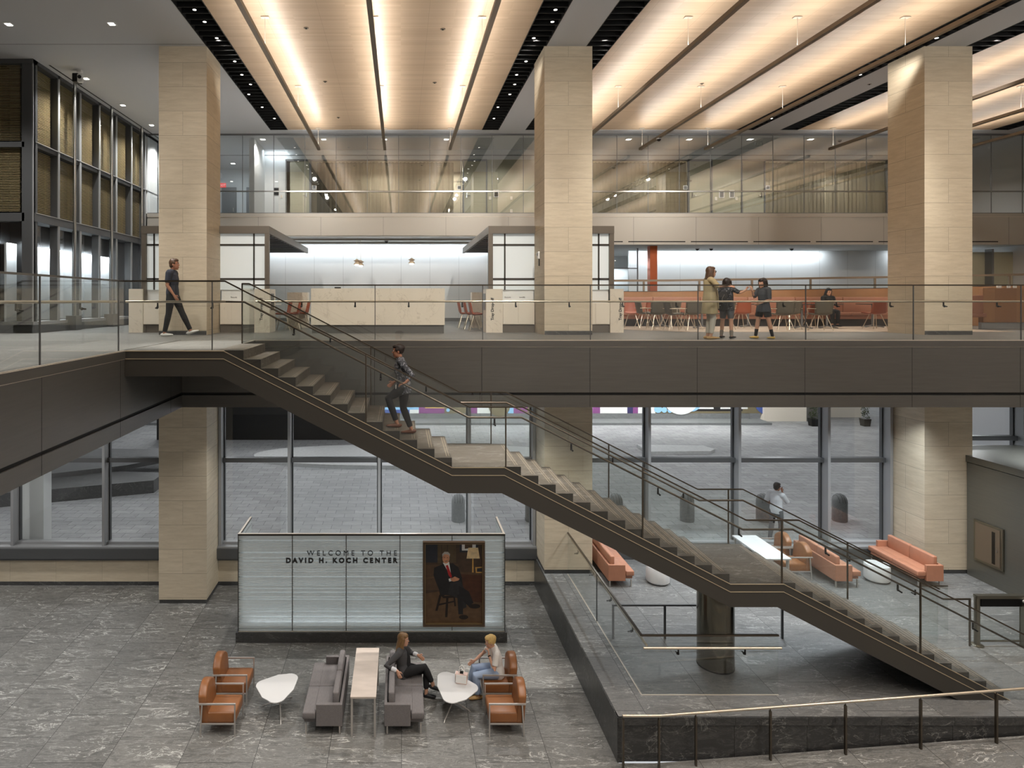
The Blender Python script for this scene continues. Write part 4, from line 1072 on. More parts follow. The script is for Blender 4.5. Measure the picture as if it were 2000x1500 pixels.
CAFE = [('r', 1234, 20.0, -1.9, 'rust shell chair seen half from behind, next to the pale tray station'),
        ('o', 1260, 19.2, 0, 'olive armchair in profile, first beside the pale tray station'),
        ('r', 1270, 20.2, PI/2, 'rust shell chair behind the first olive armchair of the cafe'),
        ('o', 1282, 18.6, PI/2, 'olive armchair with its back to the bridge, between the first two profile chairs'),
        ('o', 1308, 19.45, PI/2+.5, 'olive armchair turned aside behind the second profile chair'),
        ('o', 1318, 17.9, 0, 'olive armchair in profile with a bright arm, second along the cafe edge'),
        ('r', 1335, 20.4, PI, 'rust shell chair beyond the second profile armchair'),
        ('o', 1350, 18.4, PI/2, 'olive armchair with its back to the bridge, left of the woman in beige'),
        ('o', 1412, 18.6, PI/2+.3, 'olive armchair hidden between the beige woman and the child with the backpack'),
        ('r', 1446, 19.4, -PI/2+PI, 'rust shell chair seen between the two children'),
        ('o', 1528, 17.9, PI/2-.15, 'olive armchair right of the child in grey, nearest the bridge'),
        ('o', 1541, 18.7, PI/2+.2, 'olive armchair behind its twin, right of the child in grey'),
        ('r', 1556, 20.2, PI/2, 'rust shell chair behind the pair of olive armchairs'),
        ('r', 1588, 20.2, PI/2, 'rust shell chair just left of the seated woman in black'),
        ('o', 1602, 18.0, PI/2-.1, 'large olive armchair in front of the seated woman in black'),
        ('r', 1708, 19.2, PI/2, 'rust shell chair with square back beside the widest column')]
for kd, px, y, rot, lb in CAFE:
    put(rust if kd == 'r' else olive, fr_ if kd == 'r' else fo_, px, y, rot, lb, 'rust chairs in the cafe' if kd == 'r' else 'olive armchairs in the cafe')
tb = None
for px, y, lb in ((1292, 20.35, 'dark round cafe table nearest the tray station'), (1371, 19.5, 'dark round cafe table left of the woman in beige'), (1461, 20.3, 'dark round cafe table between the two children'),
                  (1566, 19.4, 'dark round cafe table beside the pair of olive armchairs'), (1615, 19.6, 'dark round cafe table at which the woman in black sits'), (1704, 20.2, 'dark round cafe table behind the rust chair by the widest column')):
    x = (px-783)*y/F; z = UP+.012
    if tb is None:
        tb = thing('cafe_table', lb, 'table', (x, y, z), .4, 'round cafe tables')
        MB().lathe([(.005, .715), (.43, .725), (.44, .735), (.44, .745), (.005, .745)], n=36).build('tabletop', 'portal_dark', tb, smooth=True)
        MB().tube([(0, 0, .06), (0, 0, .72)], .032, 12).build('column', 'steel_soft', tb, smooth=True)
        for a in range(4): MB().bar((0, 0, .07), (.33*math.cos(a*PI/2), .33*math.sin(a*PI/2), .015), .05, .025).build('foot', 'steel_soft', tb)
    else: dup(tb, (x, y, z), .4, lb)
# small things at the far right on the parapet
for i, px in enumerate((1950, 1969, 1981)):
    x = (px-783)*19.3/F
    t = thing('tabletop_sign', 'small white card on the wood panel beyond the widest column, %s of three' % ('leftmost, widest', 'middle', 'rightmost')[i], 'sign', (x, 19.28, 7.98), 0, 'white cards on the wood panel')
    MB().box(-.07 if i == 0 else -.05, .07 if i == 0 else .05, -.01, .01, 0, .11).build('card', 'white', t)
    MB().box(-.05, .05, .01, .03, 0, .02).build('stand', 'black_metal', t)
# doorway region right of the widest column
mb = MB(); mb.box(21.6, 24, 24.9, 25.0, UP, 9.5); mb.build('wall_right_lobby', 'door_veneer', kind='structure')
mb = MB(); mb.box(22.9, 22.98, 24.6, 24.9, UP, 9.6); mb.build('trim_12', 'steel_soft', kind='structure')
# cameras and sensors
def dome(x, y, z, label, r=.07, group=None, name='dome_camera'):
    t = thing(name, label, 'camera', (x, y, z), 0, group)
    MB().lathe([(r*1.2, 0), (r*1.2, -.02), (r, -.03)], n=20).build('mount', 'plaster', t, smooth=True)
    MB().ell((0, 0, -.03), (r, r, r), 16, 10).build('dome', 'screen_black', t, smooth=True)
    return t
d0 = dome((1640-783)*25.2/F, 25.2, CEIL, 'dark dome camera on the gallery ceiling left of the widest column')
dup(d0, (8.93, 21.97, 13.21), label='dark dome camera under the hanging bar right of the middle column')
dup(d0, ((1362-783)*26/F, 26, 9.74), label='small dome camera on the ceiling above the beige woman, nearer the copper pier', group='ceiling domes above the cafe'); dup(d0, ((1389-783)*26/F, 26, 9.74), label='small dome camera on the ceiling above the beige woman, farther from the copper pier', group='ceiling domes above the cafe')
dup(d0, ((1546-783)*26/F, 26, 9.74), label='dome camera cluster on the cafe ceiling above the child in grey')
dup(d0, ((755-783)*25.5/F, 25.4, 9.99), label='dark dome camera on the soffit above the reception desk')
t = thing('ceiling_camera', 'black and white camera hanging from the grey ceiling beside the side curtain wall', 'camera', ((156-783)*17.6/F, 17.6, CEIL))
MB().box(-.06, .06, -.06, .06, -.06, 0).tube([(0, 0, -.05), (0, 0, -.14)], .02, 8).build('mount', 'white', t)
MB().box(-.14, .02, -.16, .10, -.36, -.12, .02).build('body', 'black_metal', t)
MB().box(.0, .14, -.17, -.05, -.38, -.14, .03).build('face_plate', 'white', t, smooth=True)
MB().lathe([(.05, 0), (.05, .02)], n=16).xf(Matrix.Translation((.08, -.175, -.24)) @ Matrix.Rotation(PI/2, 4, 'X')).build('lens', 'screen_black', t)
t = thing('strobe', 'small white alarm strobe fixed high on the middle column side', 'alarm', (3.60, 16.5, 8.78))
MB().box(-.05, 0, -.06, .06, -.09, .09, .008).build('housing', 'white', t); MB().box(-.07, -.05, -.03, .03, -.02, .05).build('lens', 'steel', t)
MB().box(-.02, 0, -.02, .02, -.28, -.10).build('pull_tab', 'black_metal', t)
# exit signs
def exit_sign(x, y, z, label, hang):
    t = thing('exit_sign', label, 'sign', (x, y, z))
    MB().box(-.17, .17, -.02, .02, -.10, .10).build('plate', 'exit_red' if not hang else 'guard_glass', t)
    text_mesh('lettering', 'EXIT', .15, 'white' if not hang else 'exit_letters', t, (-.155, -.024, -.055), world=False, extrude=.002)
    if hang: MB().tube([(-.1, 0, .1), (-.1, 0, CEIL-z)], .008, 6).tube([(.1, 0, .1), (.1, 0, CEIL-z)], .008, 6).box(-.18, .18, -.03, .03, CEIL-z-.03, CEIL-z).build('hanger', 'white', t)
    return t
exit_sign((434-783)*29/F, 29, EYE+225*29/F, 'red exit sign in the side corridor, half hidden by the leftmost column', False)
exit_sign((1481-783)*25.0/F, 25.0, EYE+306*25/F, 'clear exit sign hanging behind the gallery glass, left of the dome camera', True)

# sprinkler caps on the timber ceiling
sp_ = None
for i, (px, py) in enumerate(((598, 57), (635, 161), (865, 59), (849, 163), (661, 231), (1371, 165), (1698, 166))):
    D = 6.36*F/(587-py); x = (px-783)*D/F
    lb = 'sprinkler cap on the timber ceiling, %s' % ('first bay, between left and middle bars, nearest the lens', 'first bay, between left and middle bars, middle one', 'first bay, between middle and right bars, nearest the lens',
         'first bay, between middle and right bars, middle one', 'first bay, nearest the gallery', 'second bay, beyond the middle bar', 'second bay, beyond the right bar')[i]
    if sp_ is None:
        sp_ = thing('sprinkler_cap', lb, 'sprinkler', (x, D, CEIL+.01), 0, 'sprinkler caps on the timber ceiling')
        MB().lathe([(.06, 0), (.055, -.012)], n=18).build('cap', 'bar_bronze', sp_, smooth=True); MB().lathe([(.02, -.012), (.018, -.03)], n=12).build('nozzle', 'black_metal', sp_, smooth=True)
    else: dup(sp_, (x, D, CEIL+.01), label=lb)

# ================================================================== WELCOME WALL
t = thing('welcome_wall', 'striped translucent glass welcome wall with dark lettering on a dark stone plinth', 'partition', (-.66, 14.6, 0))
X0w, X1w, Yw, ZT_ = -3.62, 2.31, 14.15, 2.38
MB().box(X0w-.05, X1w+.05, Yw-.05, Yw+1.15, 0, .22).build('plinth', 'base_stone', t, world=True)
k = NT('striped_glass'); tc = k.n('TexCoord'); sp = k.n('SeparateXYZ'); k.l(tc.outputs['Object'], sp.inputs[0])
cx = k.n('CombineXYZ'); k.l(sp.outputs[2], cx.inputs[2]); k.l(k.math('MULTIPLY', sp.outputs[0], .0), cx.inputs[0])
n_ = k.n('TexNoise', i_Scale=26, i_Detail=2); k.l(cx.outputs[0], n_.inputs['Vector'])
stp = k.ramp(n_.outputs[0], [(.42, 0), (.5, 1)])
k.l(k.mix(stp, lin((158, 166, 166)), lin((206, 213, 213))), k.b.inputs['Base Color']); k.b.inputs['Roughness'].default_value = .18
k.b.inputs['Transmission Weight'].default_value = 0
k.l(k.ramp(n_.outputs[0], [(.42, .5), (.5, .72)]), k.b.inputs['Alpha'])
xs = [X0w, -2.42, -1.22, -.02, 1.14, X1w]
for a, b in zip(xs, xs[1:]): MB().box(a+.004, b-.004, Yw, Yw+.03, .24, ZT_-.02).build('glass_panel', 'striped_glass', t, world=True)
for xx, nm in ((X0w, 'l'), (X1w-.03, 'r')): MB().box(xx, xx+.03, Yw+.035, Yw+1.1, .24, ZT_-.02).build('side_panel', 'striped_glass', t, world=True)
mb = MB()
for a in xs[1:-1]: mb.box(a-.008, a+.008, Yw-.004, Yw+.034, .22, ZT_)
mb.box(X0w-.012, X0w, Yw-.01, Yw+.04, .22, ZT_); mb.box(X1w, X1w+.012, Yw-.01, Yw+.04, .22, ZT_)
mb.build('glazing_joints', 'bronze_dark', t, world=True)
mb = MB(); mb.box(X0w-.015, X1w+.015, Yw-.012, Yw+.045, ZT_-.02, ZT_+.02); mb.mi = 1; mb.box(X0w-.015, X1w+.015, Yw-.012, Yw+.045, ZT_+.02, ZT_+.024)
mb.mi = 0
for xx in (X0w-.01, X1w-.035): mb.box(xx, xx+.045, Yw+.045, Yw+1.12, ZT_-.02, ZT_+.02)
mb.mi = 1
for xx in (X0w-.01, X1w-.035): mb.box(xx, xx+.045, Yw+.045, Yw+1.12, ZT_+.02, ZT_+.024)
mb.build('cap_rail', ['bronze_dark', 'trim_light'], t, world=True)
MB().box(X0w+.1, X1w-.1, Yw+.40, Yw+.46, .24, .29).build('light_trough', 'white', t, world=True)
MB().box(X0w+.03, X1w-.03, Yw+.25, Yw+.27, .22, ZT_-.1).build('inner_panel', 'frosted_panel', t, world=True)
area('wall_trough_lamp', (-.65, Yw+.14, .27), 5.6, .06, 12, COOL, (PI, 0, 0))
MB().box(X0w, X1w, Yw-.012, Yw-.004, .222, .24).build('bottom_trim', 'trim_light', t, world=True)
def zpx(py, D): return EYE-(py-587)*D/F
def xpx(px, D): return (px-783)*D/F
# lettering, right aligned at px 775
text_mesh('lettering', 'WELCOME TO THE', .158, 'letter', t, (xpx(775.5, Yw), Yw-.012, zpx(1084.5, Yw)), extrude=.008, align='RIGHT', spacing=1.62)
text_mesh('lettering', 'DAVID H. KOCH CENTER', .148, 'letter', t, (xpx(775.5, Yw), Yw-.012, zpx(1098.5, Yw)), extrude=.010, align='RIGHT', spacing=1.56, offset=.007)

# ---- framed painting of a seated man (plain generic figure)
PX0, PX1, PZ0, PZ1 = xpx(826, 14.05), xpx(947.5, 14.05), zpx(1224.5, 14.05), zpx(1059, 14.05)
t = thing('framed_painting', 'tall framed dark painting of a seated man in a suit with red tie', 'painting', ((PX0+PX1)/2, 14.1, PZ0))
W_, H_ = PX1-PX0, PZ1-PZ0
mb = MB(); f_ = .045
mb.box(PX0, PX0+f_, 14.05, 14.14, PZ0, PZ1); mb.box(PX1-f_, PX1, 14.05, 14.14, PZ0, PZ1); mb.box(PX0+f_, PX1-f_, 14.05, 14.14, PZ0, PZ0+f_); mb.box(PX0+f_, PX1-f_, 14.05, 14.14, PZ1-f_, PZ1)
mb.mi = 1; mb.box(PX0+f_, PX0+f_+.014, 14.07, 14.13, PZ0+f_, PZ1-f_); mb.box(PX1-f_-.014, PX1-f_, 14.07, 14.13, PZ0+f_, PZ1-f_); mb.box(PX0+f_, PX1-f_, 14.07, 14.13, PZ0+f_, PZ0+f_+.014); mb.box(PX0+f_, PX1-f_, 14.07, 14.13, PZ1-f_-.014, PZ1-f_)
mb.build('frame', ['frame_brown', 'frame_gold'], t, world=True)
PM = ['pt_wall', 'pt_floor', 'pt_curtain', 'pt_sofa', 'pt_shade', 'pt_desk', 'pt_suit', 'pt_skin', 'pt_shirt', 'pt_tie', 'pt_hair', 'pt_night', 'pt_chair', 'pt_gold', 'pt_suit2']
cols_ = [(58, 44, 34), (82, 62, 42), (70, 58, 40), (72, 54, 38), (206, 182, 142), (62, 34, 20), (22, 22, 24), (176, 126, 96), (214, 210, 202), (150, 28, 30), (150, 146, 140), (28, 32, 42), (24, 16, 12), (170, 132, 70), (32, 32, 35)]
for n__, c__ in zip(PM, cols_): mat(n__, tuple(min(255, int(v*1.22+6)) for v in c__), .5, noise=.25, nscale=(7, 7, 9))
cv = MB(); lay = [0]
def patch(m, pts):
    """polygon in the photograph's picture plane, given in pixels of the frame opening (0..100 wide, 0..140 high, y down)"""
    cv.mi = PM.index(m); lay[0] += 1
    y = 14.118-lay[0]*.0002
    V = [cv.bm.verts.new((PX0+f_+(W_-2*f_)*u/100, y, PZ1-f_-(H_-2*f_)*v/140)) for u, v in pts]; cv.face(V)
def ov(cx, cy, a, b, n=20): return [(cx+a*math.cos(2*PI*i/n), cy+b*math.sin(2*PI*i/n)) for i in range(n)]
patch('pt_wall', [(0, 0), (100, 0), (100, 140), (0, 140)])
patch('pt_floor', [(0, 88), (40, 82), (100, 84), (100, 140), (0, 140)])
patch('pt_night', [(0, 0), (22, 0), (22, 34), (0, 34)])
patch('pt_night', [(4, 3), (20, 3), (20, 16), (4, 16)])
patch('pt_curtain', [(22, 0), (54, 0), (54, 34), (22, 36)]); patch('pt_wall', [(28, 0), (30, 0), (30, 36), (28, 36)]); patch('pt_wall', [(38, 0), (40, 0), (40, 36), (38, 36)])
patch('pt_night', [(60, 0), (92, 0), (92, 16), (60, 16)]); patch('pt_shirt', [(64, 0), (88, 0), (88, 13), (64, 13)]); patch('pt_sofa', [(69, 0), (82, 0), (82, 8), (69, 10)])
patch('pt_sofa', [(2, 38), (58, 36), (60, 58), (66, 80), (2, 82)]); patch('pt_floor', [(2, 60), (22, 57), (22, 60), (2, 63)])
patch('pt_shade', [(75, 8), (92, 8), (95, 27), (72, 27)]); patch('pt_gold', [(82, 27), (84, 27), (84.5, 52), (81.5, 52)])
patch('pt_desk', [(58, 52), (100, 54), (100, 104), (70, 100), (60, 70)]); patch('pt_sofa', [(58, 50), (100, 52), (100, 56), (58, 54)])
patch('pt_gold', [(87, 42), (100, 41), (100, 52), (88, 52)]); patch('pt_night', [(90, 44), (100, 43), (100, 50), (90, 50)])
patch('pt_chair', [(22, 66), (26, 64), (34, 92), (60, 90), (60, 95), (32, 96), (26, 90)]); patch('pt_chair', [(25, 90), (29, 90), (22, 118), (18, 118)]); patch('pt_chair', [(37, 92), (41, 92), (39, 129), (35, 129)])
patch('pt_chair', [(49, 92), (52, 92), (54, 110), (51, 110)]); patch('pt_chair', [(23, 106), (52, 100), (52, 102.5), (24, 109)])
patch('pt_suit', [(30, 37), (16, 43), (15, 56), (20, 70), (28, 90), (58, 92), (66, 78), (64, 60), (58, 42), (48, 35)])
patch('pt_suit2', [(44, 70), (62, 66), (70, 84), (72, 112), (62, 116), (56, 96), (40, 88)]); patch('pt_suit', [(58, 74), (76, 84), (84, 104), (76, 110), (60, 96)]); patch('pt_suit', [(56, 90), (66, 88), (66, 124), (58, 124)])
patch('pt_chair', ov(67, 129, 8, 4)); patch('pt_chair', ov(86, 110, 10, 4))
patch('pt_shirt', [(31, 34), (42, 33), (46, 60), (38, 46)]); patch('pt_tie', [(36, 39), (40, 38), (47, 58), (45, 61), (41, 56)])
patch('pt_skin', ov(36.5, 26, 6.2, 9.5)); patch('pt_hair', [(30, 24), (30, 19), (34, 15), (40, 15), (43.5, 19), (43, 24), (41, 20), (34, 19)]); patch('pt_sofa', ov(34, 25, 1, .6, 8)); patch('pt_sofa', ov(39, 25, 1, .6, 8)); patch('pt_wall', [(34, 31), (39.5, 30.6), (39, 31.6), (35, 32)])
patch('pt_shirt', [(41, 62), (45, 61), (46, 66), (42, 67)]); patch('pt_skin', [(44, 62), (52, 58), (60, 62), (58, 65), (50, 67), (46, 66)])
cv.build('canvas', PM, t, world=True)

# ================================================================== LOUNGE FURNITURE
def cushion(parent, name, m, x0, x1, y0, y1, z0, z1, r=.035): return MB().box(x0, x1, y0, y1, z0, z1, r, 3).build(name, m, parent, smooth=True, angle=60)
def lounge_chair(m):
    t = thing('lounge_armchair', 'x', 'armchair', (0, 0, 0))
    cushion(t, 'seat', m, -.20, .31, -.27, .27, .20, .40, .04)
    # arched back panel
    mb = MB(); n = 13; pl = [(-.27, .20), (.27, .20), (.275, .68)]
    for i in range(1, n): a = i/n; pl.append((.275-.55*a, .68+.15*(1-(2*a-1)**2)))
    pl.append((-.275, .68))
    b = bmesh.new(); A = [b.verts.new((-.31, u, v)) for u, v in pl]; Bv = [b.verts.new((-.16, u, v)) for u, v in pl]
    b.faces.new(A); b.faces.new(Bv[::-1])
    for i in range(len(pl)): b.faces.new([A[i], Bv[i], Bv[(i+1) % len(pl)], A[(i+1) % len(pl)]])
    bmesh.ops.recalc_face_normals(b, faces=b.faces[:])
    bmesh.ops.bevel(b, geom=[e for e in b.edges if len(e.link_faces) == 2 and e.calc_face_angle(0) > .7], offset=.03, segments=3, profile=.5, affect='EDGES')
    for v in b.verts:   # lean back and dish
        v.co.x += -.10*(v.co.z-.30)*(v.co.z > .30)-.25*(abs(v.co.y)**2)*0
    mb._add(b); mb.build('backrest', m, t, smooth=True, angle=60)
    for sy in (1, -1):
        y = sy*.295
        mb = MB(); mb.bar((-.33, y, .565), (.315, y, .565), .028, .022); mb.bar((.305, y, 0), (.305, y, .575), .022, .024); mb.bar((-.30, y, 0), (-.265, y, .56), .022, .024, up=(1, 0, 0)); mb.bar((-.28, y, .22), (.30, y, .22), .018, .022)
        mb.build('arm_frame', 'chair_frame', t)
    return t
ch = lounge_chair('leather_tan')
for i, (x, y, r, lb) in enumerate(((-3.2, 11.36, 0, 'tan leather armchair facing the empty white table, nearer of the two'),
                                  (-3.2, 12.21, 0, 'tan leather armchair facing the empty white table, the one behind'),
                                  (1.85, 11.36, PI, 'empty tan leather armchair in front of the blonde woman'),
                                  (1.85, 12.21, PI, 'tan leather armchair in which the blonde woman sits'))):
    if i == 0: ch.location = (x, y, 0); ch['label'] = lb; ch['group'] = 'tan lounge armchairs'
    else: dup(ch, (x, y, 0), r, lb, 'tan lounge armchairs')
ch2 = dup(ch, (9.74, 15.82, PLAT), PI, 'tan armchair with steel arms at the long white table, nearer one', 'tan armchairs on the platform')
dup(ch2, (9.66, 16.50, PLAT), PI, 'tan armchair with steel arms at the long white table, farther one', 'tan armchairs on the platform')

def sofa(m, m2, L, Wd, hb=.70, arm=.54, seat=.40):
    """sofa facing +x, centred, long axis y"""
    t = thing('sofa', 'x', 'sofa', (0, 0, 0)); h = L/2; b = -Wd/2; f = Wd/2
    MB().box(b+.03, f-.02, -h+.07, h-.07, .19, .27, .01).build('seat_base', m, t)
    xa = b+.46*(Wd/.70)+.008
    for s in (-1, 1):
        q = MB(); q.box(b+.12, xa+.05, min(s*(h-.075), s*.003), max(s*(h-.075), s*.003), .275, seat, .02, 3); q.box(xa, f, min(s*h, s*.003), max(s*h, s*.003), .275, seat, .025, 3)
        q.build('seat_cushion', m2, t, smooth=True, angle=60)
    MB().box(b, b+.05, -h, h, .16, arm, .008).build('back_panel', m, t)
    for s in (-1, 1):
        y0, y1 = (-h, -h+.07) if s < 0 else (h-.07, h)
        MB().box(b+.03, b+.46*(Wd/.70), y0, y1, .16, arm, .008).build('arm', m, t)
        cushion(t, 'back_cushion', m2, b+.07, b+.18, -h+.09 if s < 0 else .004, -.004 if s < 0 else h-.09, seat-.02, hb, .03)
    for sx in (b+.05, f-.06):
        for sy in (-h+.06, h-.06): MB().box(sx-.014, sx+.014, sy-.014, sy+.014, 0, .18).build('leg', 'chair_frame', t)
    return t
s1 = sofa('grey_fabric', 'grey_fabric', 1.56, .70)
s1.location = (-1.375, 11.87, 0); s1.rotation_euler = (0, 0, PI); s1['label'] = 'grey two-seat sofa facing the empty white table, nobody on it'; s1['group'] = 'grey sofas'
dup(s1, (.06, 11.87, 0), 0, 'grey two-seat sofa on which the woman in the dark suit sits', 'grey sofas')
s2 = sofa('leather_salmon', 'leather_salmon', 1.62, .62, .72)
s2.location = (5.26, 15.95, PLAT); s2['label'] = 'salmon leather sofa beside the middle column, partly behind the stair'; s2['group'] = 'salmon sofas on the platform'
dup(s2, (10.66, 15.93, PLAT), 0, 'salmon leather sofa with its back to the tan armchairs', 'salmon sofas on the platform')
dup(s2, (12.62, 15.93, PLAT), PI, 'salmon leather sofa against the windows beside the widest column, facing the white drum table', 'salmon sofas on the platform')
# marble console table
t = thing('console_table', 'narrow pale marble table standing between the two grey sofas', 'table', (-.655, 11.81, 0))
MB().box(-.225, .225, -.78, .78, .685, .715, .004).build('tabletop', 'marble_top', t)
for sx in (-.20, .20):
    for sy in (-.74, .74): MB().box(sx-.018, sx+.018, sy-.018, sy+.018, 0, .685).build('leg', 'chair_frame', t)
mb = MB(); mb.box(-.2, .2, -.75, -.73, .66, .685); mb.box(-.2, .2, .73, .75, .66, .685); mb.build('apron', 'chair_frame', t)
# rounded triangle tables
def tri_table(label, pts, feet, c, group='white rounded triangle tables'):
    t = thing('side_table', label, 'table', (c[0], c[1], 0), 0, group)
    P = [Vector((x-c[0], y-c[1])) for x, y in pts]; poly = []
    r = .17
    cen = sum(P, Vector((0, 0)))/3
    for i in range(3):
        a, p, b = P[i-1], P[i], P[(i+1) % 3]
        u = (a-p).normalized(); v = (b-p).normalized(); ang = u.angle(v); d = r/math.tan(ang/2); q = p+(u+v).normalized()*(r/math.sin(ang/2))
        p0 = p+u*d; p1 = p+v*d; a0 = math.atan2((p0-q).y, (p0-q).x); a1 = math.atan2((p1-q).y, (p1-q).x)
        while a1-a0 > PI: a1 -= 2*PI
        while a1-a0 < -PI: a1 += 2*PI
        for k_ in range(9): aa = a0+(a1-a0)*k_/8; poly.append((q.x+r*math.cos(aa), q.y+r*math.sin(aa)))
        nx = P[(i+1) % 3]; u2 = (p-nx).normalized()
        m_ = (p+nx)/2; o_ = (m_-cen).normalized()*.045; poly.append(tuple(m_+o_))
    MB().prism(poly, 'Z', .405, .422).build('tabletop', 'white_solid', t, bevel=.004)
    MB().tube([(0, 0, .12), (0, 0, .405)], .016, 10).build('stem', 'black_metal', t, smooth=True)
    for x, y in feet: MB().tube([(0, 0, .15), ((x-c[0])*.9, (y-c[1])*.9, .03), (x-c[0], y-c[1], .0)], [.014, .011, .012], 8).build('leg', 'chair_frame', t)
    return t
tri_table('empty white rounded triangle table between tan armchairs and the empty sofa', [(-2.80, 11.93), (-2.17, 11.12), (-1.88, 12.36)], [(-2.15, 11.38), (-2.60, 11.88), (-2.09, 12.16)], (-2.26, 11.83))
tri_table('white rounded triangle table with the pale handbag on it', [(.66, 12.50), (.78, 11.16), (1.53, 11.78)], [(.774, 11.42), (1.285, 11.72), (.85, 12.25)], (.98, 11.83))
# handbag
t = thing('handbag', 'small pale handbag with thin white handles on the white table', 'bag', (1.14, 11.93, .423), -.25)
k_ = MB(); k_.loft([[(-.10, -.06, 0), (.10, -.06, 0), (.10, .06, 0), (-.10, .06, 0)], [(-.115, -.05, .18), (.115, -.05, .18), (.115, .05, .18), (-.115, .05, .18)]], cap=True)
k_.build('body', 'bag_pink', t, bevel=.008)
MB().box(-.119, -.112, -.055, .055, .02, .178).box(-.1, .1, -.066, -.058, .02, .17).build('side_panel', 'white', t)
for s in (-1, 1): MB().tube([(-.05, s*.045, .17), (-.045, s*.05, .26), (0, s*.05, .30), (.045, s*.05, .26), (.05, s*.045, .17)], .006, 8).build('handle', 'white', t, smooth=True)
MB().box(-.03, .03, -.03, .03, .15, .20).build('contents', 'black_metal', t)
# platform: drums and long table
dr = None
for x, y, lb in ((6.25, 15.45, 'white drum side table half hidden beneath the stair'), (11.66, 15.55, 'white drum side table between the two right-hand salmon sofas')):
    if dr is None:
        dr = thing('drum_table', lb, 'table', (x, y, PLAT), 0, 'white drum tables')
        MB().lathe([(.005, .0), (.20, .0), (.235, .015), (.27, .05), (.275, .10), (.27, .385), (.26, .40), (.005, .40)], n=40).build('drum', 'white_solid', dr, smooth=True)
    else: dup(dr, (x, y, PLAT), 0, lb)
t = thing('long_table', 'long white table beyond the second landing beside the tan armchairs', 'table', (8.94, 15.79, PLAT))
MB().box(-.31, .31, -.76, .76, .70, .735, .004).build('tabletop', 'white_solid', t)
for sx in (-.26, .26):
    for sy in (-.7, .7): MB().box(sx-.02, sx+.02, sy-.02, sy+.02, 0, .70).build('leg', 'chair_frame', t)
# card reader on the middle column
t = thing('wall_device', 'small white reader box on the middle column above the glass guard', 'device', (4.24, 15.90, 2.02))
MB().box(-.05, .05, -.03, .01, 0, .13, .006).build('housing', 'white', t); MB().box(-.03, .03, -.034, -.03, .05, .10).build('face', 'steel_soft', t)

# ================================================================== OUTSIDE THINGS
bo = None
for px, lb in ((895, 'rounded granite bollard seen through the window above the glass welcome wall'), (1039, 'granite bollard partly hidden by the mullion beside the middle column'), (1203, 'granite bollard peeking above the stair treads'),
               (1342, 'granite bollard behind the long white table'), (1491, 'granite bollard standing behind the man in the white shirt'), (1640, 'granite bollard by the window nearest the widest column')):
    x = (px-783)*19.75/F
    if bo is None:
        bo = thing('bollard', lb, 'bollard', (x, 19.75, PLAT), 0, 'granite bollards in the driveway')
        pr = [(.20, 0), (.21, .02), (.21, .60)]+[(.21*math.cos(a), .60+.24*math.sin(a)) for a in (.3, .6, .85, 1.1, 1.3, 1.5)]
        MB().lathe(pr, n=28).build('post', 'granite', bo, smooth=True, angle=60)
        mb = MB()
        for q in (-.12, -.04, .04, .12):
            pts = [(q, .214*math.cos(a)*math.sqrt(max(0, 1-(q/.214)**2)), .60+.245*math.sin(a)*math.sqrt(max(0, 1-(q/.214)**2))) for a in [PI*i/10 for i in range(11)]]
            mb.tube(pts, .006, 5)
        mb.build('grooves', 'base_stone', bo)
    else: dup(bo, (x, 19.75, PLAT), 0, lb)
# raised traffic islands
def island(pts, z, label, m='granite_pale'):
    mb = MB(); mb.prism(pts, 'Z', PLAT, z); return tag(mb.build('traffic_island', m), label, 'kerb')
mb_pts = []
for i in range(40):
    a = 2*PI*i/40; ex = 7.2 if math.cos(a) > 0 else 7.2
    mb_pts.append((.6+7.0*math.cos(a)*abs(math.cos(a))**-.25 if abs(math.cos(a)) > .01 else .6, 27.7+1.9*math.sin(a)))
island(mb_pts, PLAT+.14, 'long oval raised stone island in the driveway seen behind the stair')
island([(11, 28.2), (13.8, 28.3), (14.2, 28.7), (14.0, 29.4), (11, 29.6)], PLAT+.14, 'end of the second raised kerb island in the driveway')
# mural on the far wall
mb = MB(); MC = [('mu_white', (232, 232, 228)), ('mu_sky', (150, 200, 236)), ('mu_blue', (70, 92, 160)), ('mu_plum', (132, 72, 128)), ('mu_olive', (118, 108, 82)), ('mu_gold', (206, 170, 100)), ('mu_navy', (50, 44, 92)), ('mu_dark', (30, 28, 28))]
for n__, c__ in MC: mat(n__, c__, .6)
MN = [a for a, b in MC]; DM = 36.2
def mx(p): return (p-783)*DM/F
ZB, ZM = 1.17, 3.0
def mrect(p0, p1, c, z0=None, z1=None, dy=0):
    mb.mi = MN.index(c); a, b = mx(p0), mx(p1); z0 = ZB if z0 is None else z0; z1 = ZM if z1 is None else z1; y = DM-.01-dy
    mb.quad((a, y, z0), (b, y, z0), (b, y, z1), (a, y, z1))
def mcirc(px, z, r, c, dy=.02, a0=0, a1=2*PI):
    mb.mi = MN.index(c); x = mx(px); n = 28
    mb.face([mb.bm.verts.new((x+r*math.cos(a0+(a1-a0)*i/n), DM-.01-dy, z+r*math.sin(a0+(a1-a0)*i/n))) for i in range(n if a1-a0 > 6 else n+1)])
mb.box(mx(500), mx(1576), DM, DM+.3, ZB, ZM)
